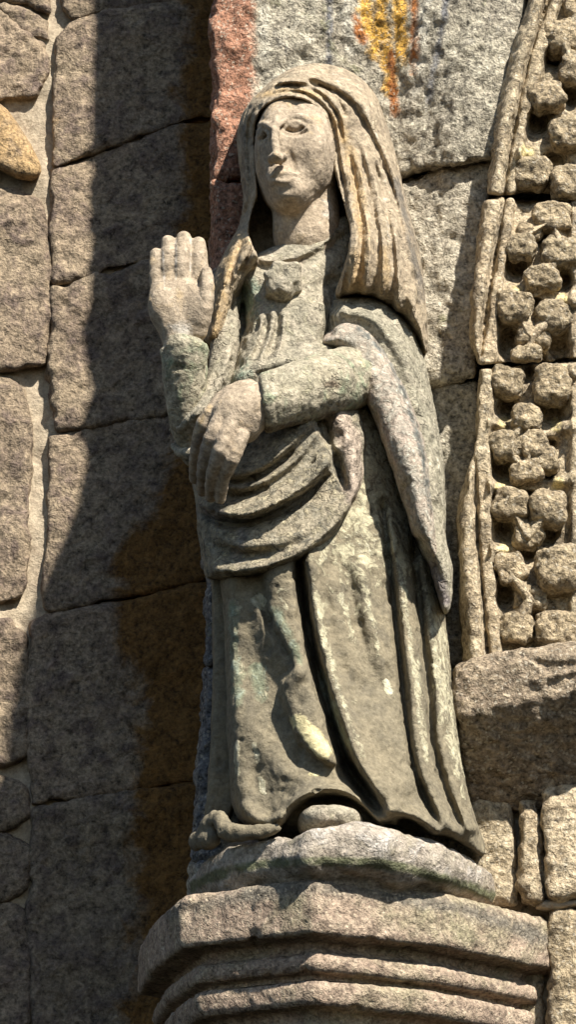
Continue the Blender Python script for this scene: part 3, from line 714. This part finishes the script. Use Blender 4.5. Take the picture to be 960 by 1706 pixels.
for q, w in (([(715, 940), (738, 1060), (750, 1190), (778, 1320)], 20), ([(668, 900), (684, 1060), (700, 1200), (716, 1290)], 10)): stroke(pale, q, .66, w, w, (.0, .1), 'max')
for x, y, a_, b_ in ((395, 1010, 14, 26), (400, 1120, 12, 40), (436, 1160, 16, 24), (470, 1000, 26, 40), (540, 1190, 12, 30), (590, 1170, 16, 26), (545, 1000, 16, 40), (610, 1010, 18, 50), (632, 860, 22, 40), (600, 900, 26, 30), (660, 1160, 8, 16), (412, 1350, 12, 10)): blob(pale, x, y, a_, b_, .55, mode='max')
skirt_poly = polysd([(352, 690), (340, 860), (360, 930), (368, 975), (374, 1060), (378, 1200), (382, 1300), (390, 1348), (412, 1374), (450, 1382), (470, 1384), (560, 1384), (620, 1380), (652, 1372), (676, 1380), (716, 1390), (752, 1396), (800, 1424), (806, 1410), (780, 1322), (762, 1220), (748, 1090), (738, 990), (722, 930), (700, 905), (690, 800), (660, 690), (600, 660), (400, 660)], True, 60)
front = body - 0.03 * inflate(skirt_poly, 22) + 0.03
front = msmooth(front - D, 1)
s = Solid(330, 820, 650, 1440, -0.30, 0.19, HS)
s.extrude(skirt_poly, front.astype(np.float32), 0.18, 0.010)
gpaint = {'pa': pale, 'pb': green, 'pc': msmooth(green * 0.9, 2), 'pd': pp}
link('skirt', s.mesh('skirt', W2, 1, gpaint), M['dress'], statue)
# side of the dress deep in the shadow and the crumpled cloth lying on the base
s = Solid(310, 480, 940, 1420, -0.26, 0.2, HS)
s.extrude(polysd([(352, 950), (380, 950), (392, 1340), (380, 1372), (340, 1392), (352, 1250), (356, 1100)], False), blank(-0.01), 0.18, 0.012)
s.chain([(338, 1402, -0.04, 13), (352, 1372, -0.07, 15), (368, 1362, -0.10, 11), (376, 1384, -0.12, 13), (420, 1388, -0.15, 11), (462, 1380, -0.165, 8)], 0.008)
s.chain([(330, 1404, -0.02, 16), (352, 1398, -0.08, 15)], 0.006)
link('dress_side', s.mesh('dress_side', W2, 2, {'pa': blank(), 'pb': blank(), 'pc': blank(), 'pd': blank()}), M['dress'], statue)
# shoe and the inside of the hem
s = Solid(460, 660, 1300, 1400, -0.30, 0.0, HS)
s.ell(550, 1374, -0.125, 54, 0.075, 26, 0.004, n=2.4)
link('shoe', s.mesh('shoe', W2, 3, {'pb': blank(), 'pc': blank(.4)}), M['bodice'], statue)

# ---- bodice
bod_rows = [(380, 490, 150, .10, .16), (440, 480, 150, .10, .18), (520, 480, 150, .10, .205), (600, 475, 160, .10, .225), (700, 475, 170, .12, .27), (760, 475, 170, .12, .28)]
bf = loftdepth(bod_rows, 2.2); D = blank()
stroke(D, [(426, 428), (455, 434), (500, 424), (540, 404), (572, 376)], .010, 5, 5, (.05, .05)); stroke(D, [(420, 440), (455, 447), (505, 436), (550, 412), (580, 388)], -.008, 5, 5, (.05, .05))
stroke(D, [(402, 470), (404, 520), (392, 580), (374, 640), (352, 690)], -.050, 9, 10, (.1, .1))
stroke(D, [(406, 500), (402, 560)], -.030, 10, 16)
stroke(D, [(560, 480), (552, 530), (538, 575)], -.030, 7, 7, (.1, .1))
blob(D, 556, 472, 22, 18, -.030); blob(D, 530, 480, 22, 12, -.012)
for q in ([(440, 520), (430, 560), (408, 606)], [(456, 515), (448, 560), (430, 604)], [(474, 512), (470, 560), (458, 600)]): stroke(D, q, .011, 5, 5)
for q in ([(448, 520), (440, 560), (420, 604)], [(465, 512), (459, 560), (444, 602)]): stroke(D, q, -.010, 4, 4)
stroke(D, [(392, 640), (430, 612), (480, 600), (530, 590), (560, 580)], .022, 14, 12, (.1, .1))
blob(D, 520, 510, 42, 50, .014)
bpoly = polysd([(384, 500), (400, 452), (424, 426), (470, 405), (540, 372), (592, 372), (602, 520), (605, 740), (330, 740), (334, 690), (352, 640), (376, 570)], True)
front = bf + 0.02 - 0.02 * inflate(bpoly, 20) - D
gr = blank(); blob(gr, 418, 500, 26, 60, .8, mode='max'); blob(gr, 400, 620, 30, 40, .6, mode='max'); blob(gr, 470, 560, 30, 40, .35, mode='max'); blob(gr, 410, 470, 26, 16, .6, mode='max')
dk = blank(); stroke(dk, [(430, 432), (480, 440), (560, 410)], .6, 12, 12, (0, 0), 'max')
s = Solid(320, 620, 360, 750, -0.22, 0.15, HS)
s.extrude(bpoly, msmooth(front, 1).astype(np.float32), 0.14, 0.012)
link('bodice', s.mesh('bodice', W2, 4, {'pb': gr, 'pc': dk}), M['bodice'], statue)
# brooch
s = Solid(425, 520, 425, 515, -0.18, 0.0, 0.002)
for x, y, r in ((472, 471, 26), (456, 484, 15), (462, 457, 14), (488, 460, 15), (491, 478, 13), (474, 490, 14), (448, 470, 9)):
    s.ell(x, y, -0.098, r, 0.034 if r < 20 else 0.036, r, 0.008, n=2.8)
link('brooch', s.mesh('brooch', ((0.03, 0.004), (0.014, 0.004), (0.007, 0.0015)), 5, {'pb': blank(), 'pc': blank(.3)}), M['bodice'], statue)

# ---- head and neck
hd = Solid(405, 600, 120, 450, -0.20, 0.10, 0.0020)
hd.ell(493, 246, -0.016, 62, 0.112, 74, 0.02, n=2.5)
hd.ell(489, 282, -0.050, 53, 0.086, 64, 0.03, n=2.5)
hd.ell(486, 328, -0.094, 30, 0.046, 27, 0.03)
hd.ell(526, 278, -0.060, 27, 0.07, 50, 0.03)
hd.ell(454, 262, -0.066, 19, 0.055, 56, 0.03)
on = hd.on
# sockets, then brows, eyeballs and lids laid on the face itself
e1, e2 = on(436, 225), on(491, 213)
hd.ell(437, 226, e1 - 0.002, 13, 0.017, 12, 0.006, 'cut'); hd.ell(490, 214, e2 - 0.002, 22, 0.014, 12, 0.006, 'cut')
n0, n1, n2 = on(458, 207, -0.008), on(458, 235, -0.018), on(461, 262, -0.027)
hd.chain([(459, 205, n0 + 0.003, 6), (458, 235, n1 + 0.002, 6.5), (461, 256, n2 + 0.002, 8)], 0.006)
hd.ell(461, 263, n2, 10, 0.015, 8.5, 0.005); hd.ell(451, 265, n2 + 0.012, 6.5, 0.012, 6.5, 0.004); hd.ell(472, 262, n2 + 0.011, 7, 0.012, 7, 0.004)
def lay(pts, r, off, k=0.003, op='add'): hd.chain([(x, y, on(x, y, off), r) for x, y in pts], k, step=6, op=op)
hd.ell(437, 226, on(437, 226, 0.002), 10, 0.013, 8.5, 0.001); hd.ell(491, 214, on(491, 214, 0.002), 16, 0.013, 8.5, 0.001)
lay([(427, 213), (436, 207), (446, 208), (454, 214)], 3.6, 0.000, 0.005); lay([(464, 208), (480, 198), (500, 195), (518, 203)], 3.6, 0.000, 0.005)
lay([(426, 226), (431, 218), (440, 216), (449, 224)], 2.6, -0.002); lay([(427, 229), (437, 236), (449, 230)], 2.6, -0.002)
lay([(470, 218), (481, 207), (496, 204), (512, 212)], 2.8, -0.002); lay([(472, 219), (484, 224), (498, 223), (512, 214)], 2.8, -0.002)
# lips, mouth line, nostrils, the crease beside the nose
hd.ell(472, 298, on(472, 298, 0.0168), 22, 0.016, 17, 0.014)
lay([(454, 293), (464, 288), (471, 290), (480, 287), (493, 291)], 3.0, 0.0015, 0.003); lay([(457, 301), (470, 304), (482, 302), (490, 298)], 3.2, 0.0015, 0.003)
lay([(452, 296.5), (464, 295.5), (472, 296), (482, 294.5), (495, 293)], 1.5, -0.0015, 0.002, 'cut')
lay([(460, 313), (472, 315), (484, 313)], 4.5, -0.004, 0.008, 'cut')
for x, y in ((467, 272), (453, 274)): hd.ell(x, y, on(x, y, -0.001), 4.2, 0.008, 3.4, 0.002, 'cut')
lay([(481, 250), (486, 268), (490, 280)], 3, -0.003, 0.006, 'cut')
hd.chain([(512, 322, -0.012, 46), (512, 365, -0.02, 48), (510, 402, -0.022, 54)], 0.02)
fa = blank(); blob(fa, 480, 245, 30, 30, .4, mode='max'); stroke(fa, [(545, 330), (556, 300), (560, 260)], .5, 6, 6, (0, 0), 'max'); blob(fa, 545, 350, 20, 30, .7, mode='max'); stroke(fa, [(479, 225), (480, 262)], .55, 4, 4, (0, 0), 'max')
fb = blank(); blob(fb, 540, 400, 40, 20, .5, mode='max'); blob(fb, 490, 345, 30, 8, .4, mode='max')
link('head', hd.mesh('head', ((0.04, 0.0014), (0.014, 0.0007), (0.006, 0.0005)), 6, {'pa': fa, 'pb': fb}), M['flesh'], statue)

# ---- veil
vout = polysd([(520, 107), (486, 116), (450, 140), (420, 168), (402, 198), (396, 235), (402, 290), (406, 335), (398, 376), (380, 412), (362, 452), (350, 500), (343, 545), (341, 566), (354, 573), (368, 568), (381, 542), (392, 508), (402, 482), (428, 456), (500, 440), (560, 480), (556, 496), (590, 490), (630, 497), (664, 520), (690, 550), (710, 588), (712, 556), (707, 484), (698, 424), (686, 372), (673, 322), (661, 268), (644, 208), (626, 162), (600, 130), (562, 112)], True, 90)
hole = polysd([(424, 240), (426, 205), (436, 184), (456, 169), (482, 163), (508, 168), (530, 184), (544, 206), (550, 240), (555, 275), (569, 325), (580, 362), (584, 384), (580, 420), (570, 460), (560, 486), (552, 500), (470, 474), (406, 482), (416, 458), (430, 442), (430, 430), (421, 412), (414, 388), (419, 356), (428, 325), (426, 285)], True, 90)
vbase = -0.04 + 0.0 * GX
vbase = vbase - 0.012 * np.clip((GY - 330) / 170, 0, 1) - 0.02 * np.clip((GY - 250) / 100, 0, 1) * np.clip((GX - 520) / 60, 0, 1) + 0.02 * np.clip((440 - GX) / 60, 0, 1) * np.clip((GY - 300) / 60, 0, 1)
vbase = vbase + 0.05 * np.clip((GX - 610) / 90, 0, 1) ** 1.3
vbase = vbase + 0.055 * np.clip((458 - GX) / 40, 0, 1) * np.clip((398 - GY) / 26, 0, 1) * np.clip((GY - 170) / 60, 0, 1) - 0.008 * np.clip((215 - GY) / 40, 0, 1) + 0.045 * np.clip((GX - 500) / 50, 0, 1) * np.clip((400 - GY) / 90, 0, 1)
front = vbase - 0.085 * inflate(vout, 62)
D = blank()
rim = np.where(GX < 575, 1, 0) * np.clip((345 - GY) / 40, 0, 1)
for dd, hh, ww in ((5, .010, 4), (16, .011, 4.5), (28, .012, 5)): D += rim * hh * np.exp(-((hole - dd) / ww) ** 2)
for dd, hh, ww in ((10.5, -.010, 2.6), (22, -.010, 3), (35, -.012, 3)): D += rim * hh * np.exp(-((hole - dd) / ww) ** 2)
def band(l, rr):
    a_ = np.interp(GY[:, 0], [p[0] for p in l], [p[1] for p in l])[:, None]; b_ = np.interp(GY[:, 0], [p[0] for p in rr], [p[1] for p in rr])[:, None]
    return (GX - a_) / (b_ - a_)
wav = vnoise(np.stack([GX.ravel() * .35, GY.ravel(), 0 * GX.ravel()], 1).astype(float), 60, 4).reshape(MH, MW)
ub = band([(230, 556), (300, 563), (340, 570), (384, 582), (430, 578), (490, 560)], [(230, 650), (300, 668), (340, 678), (400, 693), (430, 699), (490, 708)])
D += 0.0036 * np.sin(2 * np.pi * (ub * 10.5 + .35 * wav)) * np.clip((GY - 240) / 60, 0, 1) * (GX > 545)
ul = band([(380, 398), (450, 362), (500, 350), (570, 341)], [(380, 440), (450, 406), (500, 388), (570, 370)])
D += 0.0032 * np.sin(2 * np.pi * (ul * 5.2 + .3 * wav)) * np.clip((GY - 380) / 40, 0, 1) * (GX < 445)
for q in ([(576, 270), (586, 330), (592, 400), (584, 490)], [(592, 250), (606, 320), (614, 400), (606, 490)], [(606, 240), (626, 310), (640, 400), (634, 495)], [(625, 250), (650, 320), (664, 410), (664, 510)], [(640, 240), (668, 330), (684, 420), (690, 530)]):
    stroke(D, q, .013, 7, 9, (.1, 0)); stroke(D, [(x - 11, y) for x, y in q], -.012, 4, 4, (.15, 0))
stroke(D, [(570, 340), (580, 384), (578, 430), (566, 490)], .014, 5, 6, (.2, 0))
stroke(D, [(402, 200), (420, 176), (452, 152), (490, 142), (530, 142), (566, 156), (594, 184), (618, 226), (646, 290), (664, 350)], -.014, 4, 4, (.05, .1)); stroke(D, [(402, 190), (424, 164), (456, 142), (492, 132), (534, 132), (572, 146), (602, 174), (630, 220), (656, 280), (674, 350)], .012, 10, 10, (.05, .1))
for q in ([(404, 380), (384, 430), (368, 490), (352, 560)], [(422, 392), (400, 440), (382, 490), (366, 560)], [(436, 410), (412, 445), (394, 480)]): stroke(D, q, .010, 6, 6, (.1, 0)); stroke(D, [(x + 9, y) for x, y in q], -.012, 3.5, 3.5, (.1, 0))
oc = blank(); wt = blank(); dk = blank()
for q, w in (([(560, 200), (590, 280), (604, 380), (600, 490)], 18), ([(400, 400), (372, 470), (358, 560)], 22), ([(590, 420), (590, 480)], 20), ([(640, 420), (640, 480)], 16), ([(430, 160), (480, 150), (540, 160)], 8)): stroke(oc, q, .66, w, w, (0, 0), 'max')
for q, w in (([(610, 180), (640, 260), (664, 330)], 8), ([(640, 280), (650, 400)], 10), ([(560, 130), (600, 150)], 16)): stroke(wt, q, .42, w, w, (0, 0), 'max')
stroke(dk, [(660, 300), (690, 420), (704, 500)], .7, 12, 12, (0, 0), 'max'); stroke(dk, [(404, 210), (412, 290), (412, 340)], .5, 12, 12, (0, 0), 'max')
s = Solid(330, 725, 95, 600, -0.20, 0.19, 0.0026)
s.extrude(vout, msmooth(front - D, 1).astype(np.float32), 0.18, 0.008)
# hollow of the hood for face, neck and breast; it has a back of its own behind the neck
px, py = s.proj(); f = sample(hole, px, py) * (KP * DIST)
s.put((slice(None),) * 3, np.maximum(f, s.Y - 0.055).astype(np.float32), 0.005, 'cut')
link('veil', s.mesh('veil', W2, 7, {'pa': oc, 'pb': wt, 'pc': dk}), M['veil'], statue)

# ---- mantle wrapped round the hips
mpoly = polysd([(345, 690), (326, 730), (319, 790), (327, 840), (331, 885), (340, 930), (345, 962), (380, 965), (430, 958), (482, 943), (532, 912), (572, 868), (594, 828), (607, 780), (612, 735), (606, 700), (588, 668), (540, 672), (440, 690), (380, 685)], True)
mf = loftdepth(skirt_rows, 2.3) - 0.028
D = blank()
for q, h, wb, wa in (([(362, 782), (395, 792), (440, 775), (490, 735), (530, 690)], .026, 7, 22), ([(370, 812), (404, 814), (446, 798), (494, 764), (536, 712)], .018, 6, 11),
                     ([(330, 836), (358, 852), (404, 858), (456, 840), (506, 812), (542, 776), (560, 735)], .034, 7, 20), ([(345, 885), (378, 908), (424, 912), (480, 900), (535, 868), (575, 815)], .012, 8, 14),
                     ([(345, 948), (390, 952), (440, 944), (490, 926), (540, 894), (580, 846), (600, 790)], .024, 10, 13)):
    stroke(D, q, h, wb, wa, (.05, .1))
for q, h, w in (([(370, 800), (404, 803), (446, 786), (492, 750)], -.018, 4), ([(330, 846), (354, 866), (404, 874), (460, 856), (512, 826), (550, 786)], -.034, 7), ([(336, 870), (360, 905), (400, 925), (460, 920)], -.016, 10), ([(532, 684), (548, 735), (566, 785), (577, 822)], -.030, 6), ([(350, 826), (400, 826), (450, 812)], -.012, 5)):
    stroke(D, q, h, w, w, (.1, .15))
stroke(D, [(560, 670), (578, 730), (592, 790), (588, 830)], .020, 14, 14, (.0, .2))
pk_ = blank(); stroke(pk_, [(560, 680), (580, 730), (592, 790), (588, 830)], .95, 22, 22, (0, 0), 'max')
gy = blank(); stroke(gy, [(335, 850), (400, 880), (400, 930)], .6, 20, 20, (0, 0), 'max')
front = mf + 0.035 - 0.035 * inflate(mpoly, 22) - D
s = Solid(305, 625, 650, 985, -0.30, 0.15, HS)
s.extrude(mpoly, msmooth(front, 1).astype(np.float32), 0.14, 0.010)
link('mantle', s.mesh('mantle', W2, 8, {'pa': pk_, 'pb': gy}), M['mantle'], statue)

# ---- cloak over her left shoulder: outer cloth and its turned edge
cpoly = polysd([(556, 500), (590, 492), (632, 498), (664, 520), (690, 552), (707, 600), (718, 655), (728, 705), (738, 765), (742, 830), (742, 890), (752, 945), (752, 1000), (742, 1024), (730, 990), (716, 945), (690, 890), (640, 700), (590, 600), (546, 560)], True)
front = -0.055 - 0.055 * inflate(cpoly, 44) + 0.06 * np.clip((GX - 640) / 110, 0, 1) * np.clip((900 - GY) / 250, 0, 1) - 0.03 * np.clip((GY - 640) / 200, 0, 1)
D = blank(); stroke(D, [(556, 524), (580, 518), (620, 530), (656, 566), (684, 620), (702, 690), (716, 760), (728, 850)], .016, 12, 14, (0, .1)); stroke(D, [(720, 930), (738, 970), (744, 1010)], -.012, 6, 6)
ga = blank(); stroke(ga, [(722, 940), (740, 1000)], .9, 16, 16, (0, 0), 'max')
s = Solid(530, 770, 480, 1045, -0.22, 0.17, HS)
s.extrude(cpoly, msmooth(front - D, 1).astype(np.float32), 0.16, 0.010)
link('cloak', s.mesh('cloak', W2, 9, {'pa': ga}), M['cloak'], statue)
lpoly = polysd([(535, 572), (556, 542), (580, 534), (612, 548), (646, 586), (673, 640), (696, 700), (713, 768), (724, 850), (732, 920), (722, 932), (706, 906), (688, 888), (672, 830), (648, 762), (622, 696), (592, 634), (566, 590)], True)
front = -0.085 - 0.062 * inflate(lpoly, 34) - 0.035 * np.clip((GY - 600) / 150, 0, 1) + 0.01 * np.clip((GY - 800) / 120, 0, 1)
pi_ = blank(); stroke(pi_, [(590, 600), (626, 680), (655, 760), (680, 850)], .5, 13, 13, (0, 0), 'max')
bl = blank(); stroke(bl, [(600, 545), (650, 600), (690, 700), (710, 790), (718, 850)], .72, 12, 8, (0, 0), 'max')
s = Solid(520, 750, 520, 950, -0.24, 0.12, HS)
s.extrude(lpoly, msmooth(front, 1).astype(np.float32), 0.0, 0.010)
link('cloak_edge', s.mesh('cloak_edge', W2, 10, {'pa': pi_, 'pb': bl}), M['lining'], statue)

# ---- her right arm, raised
s = Solid(255, 420, 550, 770, -0.21, 0.16, HS)
s.chain([(318, 750, -0.05, 16), (312, 705, -0.08, 23), (309, 645, -0.11, 32), (308, 592, -0.13, 36), (308, 574, -0.135, 35)], 0.012)
s.plane(306, 577, -0.13, (0.05, 0.15, 1), 0.006)
s.ell(308, 586, -0.132, 38.5, 0.039, 7, 0.004, n=2.4)
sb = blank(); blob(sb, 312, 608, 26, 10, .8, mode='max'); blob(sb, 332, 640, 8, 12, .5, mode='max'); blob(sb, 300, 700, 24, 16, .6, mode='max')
link('sleeve', s.mesh('sleeve', W2, 11, {'pb': sb}), M['sleeve'], statue)
s = Solid(270, 430, 540, 785, -0.2, 0.16, HS)
D = blank(); stroke(D, [(390, 560), (372, 620), (346, 672), (312, 706)], .010, 6, 6)
s.displace(D)
s.chain([(380, 530, -0.03, 20), (374, 590, -0.05, 22), (360, 645, -0.078, 18), (334, 690, -0.10, 14), (300, 716, -0.09, 8)], 0.012, flat=1.6)
s.chain([(288, 716, -0.05, 8), (304, 722, -0.08, 9), (330, 706, -0.10, 10)], 0.006); s.chain([(290, 744, -0.04, 8), (306, 756, -0.07, 9), (326, 752, -0.08, 10)], 0.006); s.chain([(300, 726, -0.03, 14), (318, 760, -0.03, 16)], 0.006)
link('sleeve_drape', s.mesh('sleeve_drape', W2, 12, {'pb': blank(.25), 'pc': blank()}), M['bodice'], statue)
s = Solid(235, 365, 370, 600, -0.215, -0.05, 0.0021)
s.chain([(305, 600, -0.13, 27), (304, 570, -0.135, 29), (300, 545, -0.138, 34)], 0.012, flat=0.75)
s.ell(298, 508, -0.14, 48, 0.030, 50, 0.014, n=2.6)
s.ell(330, 515, -0.152, 20, 0.026, 38, 0.012)
s.ell(268, 505, -0.150, 20, 0.022, 34, 0.012)
for q in ([(266, 500, -0.142, 12.5), (261, 460, -0.150, 11.5), (260, 424, -0.148, 10.5)], [(284, 495, -0.146, 13), (281, 445, -0.156, 12), (281, 404, -0.152, 11.5)], [(304, 492, -0.148, 14), (304, 440, -0.160, 13), (306, 397, -0.155, 12)], [(330, 492, -0.146, 15), (332, 445, -0.156, 14), (330, 407, -0.152, 12.5)]):
    s.chain([(x, y, d + .004, w + 1.2) for x, y, d, w in q], 0.0025, flat=0.85, kin=0.003)
s.chain([(330, 552, -0.150, 15), (341, 515, -0.166, 13), (345, 480, -0.172, 11), (344, 452, -0.170, 9.5)], 0.006)
for a, b in (((271, 425), (275, 478)), ((293, 405), (293, 474)), ((318, 408), (317, 474))): s.cone(P(*a, -0.186), 0.004, P(*b, -0.180), 0.003, 0.004, 'cut')
s.cone(P(318, 478, -0.185), 0.004, P(306, 520, -0.178), 0.002, 0.006, 'cut'); s.cone(P(262, 485, -0.178), 0.003, P(312, 490, -0.182), 0.002, 0.006, 'cut')
ha = blank(); blob(ha, 300, 550, 40, 24, .8, mode='max'); stroke(ha, [(271, 420), (274, 480)], .7, 4, 4, (0, 0), 'max'); stroke(ha, [(293, 400), (293, 470)], .7, 4, 4, (0, 0), 'max'); stroke(ha, [(318, 400), (317, 450)], .7, 4, 4, (0, 0), 'max')
link('raised_hand', s.mesh('raised_hand', ((0.04, 0.001), (0.014, 0.0005), (0.006, 0.0005)), 13, {'pa': ha, 'pb': blank(.1)}), M['flesh'], statue)

# ---- her left forearm across the waist and the hand that holds the mantle
s = Solid(405, 640, 555, 740, -0.30, 0.05, HS)
s.chain([(610, 620, -0.06, 46), (560, 637, -0.14, 51), (500, 654, -0.195, 47), (446, 670, -0.225, 42), (425, 676, -0.23, 42)], 0.012)
s.plane(436, 668, -0.22, (-1, 0.0, -0.12), 0.006)
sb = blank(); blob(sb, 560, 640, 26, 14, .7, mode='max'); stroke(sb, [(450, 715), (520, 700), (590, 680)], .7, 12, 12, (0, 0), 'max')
link('sleeve', s.mesh('sleeve', W2, 14, {'pb': sb}), M['sleeve'], statue)
s = Solid(300, 470, 600, 850, -0.33, -0.08, 0.0023)
s.chain([(455, 668, -0.225, 30), (425, 676, -0.235, 33), (400, 688, -0.236, 35), (384, 698, -0.232, 30)], 0.014, flat=0.8)
s.ell(400, 700, -0.228, 34, 0.032, 38, 0.014, n=2.6)
for q in ([(362, 676, -0.228, 15), (340, 706, -0.222, 14), (328, 748, -0.182, 12.5), (323, 798, -0.125, 10)], [(370, 694, -0.246, 15), (351, 732, -0.244, 14), (340, 776, -0.206, 12.5), (337, 818, -0.155, 10.5)], [(383, 710, -0.252, 15), (367, 750, -0.250, 14), (355, 790, -0.216, 12.5), (351, 828, -0.172, 10.5)], [(402, 726, -0.248, 15), (386, 766, -0.242, 13.5), (372, 798, -0.214, 12), (367, 830, -0.184, 10)]):
    s.chain([(x, y, d, w * .9) for x, y, d, w in q], 0.0015, kin=0.003)
s.chain([(414, 645, -0.222, 14), (384, 656, -0.226, 13), (358, 676, -0.215, 11)], 0.008)
hb = blank(); stroke(hb, [(350, 700), (340, 790)], .6, 30, 30, (0, 0), 'max')
link('holding_hand', s.mesh('holding_hand', ((0.04, 0.001), (0.014, 0.0005), (0.006, 0.0005)), 15, {'pa': blank(), 'pb': hb}), M['flesh'], statue)
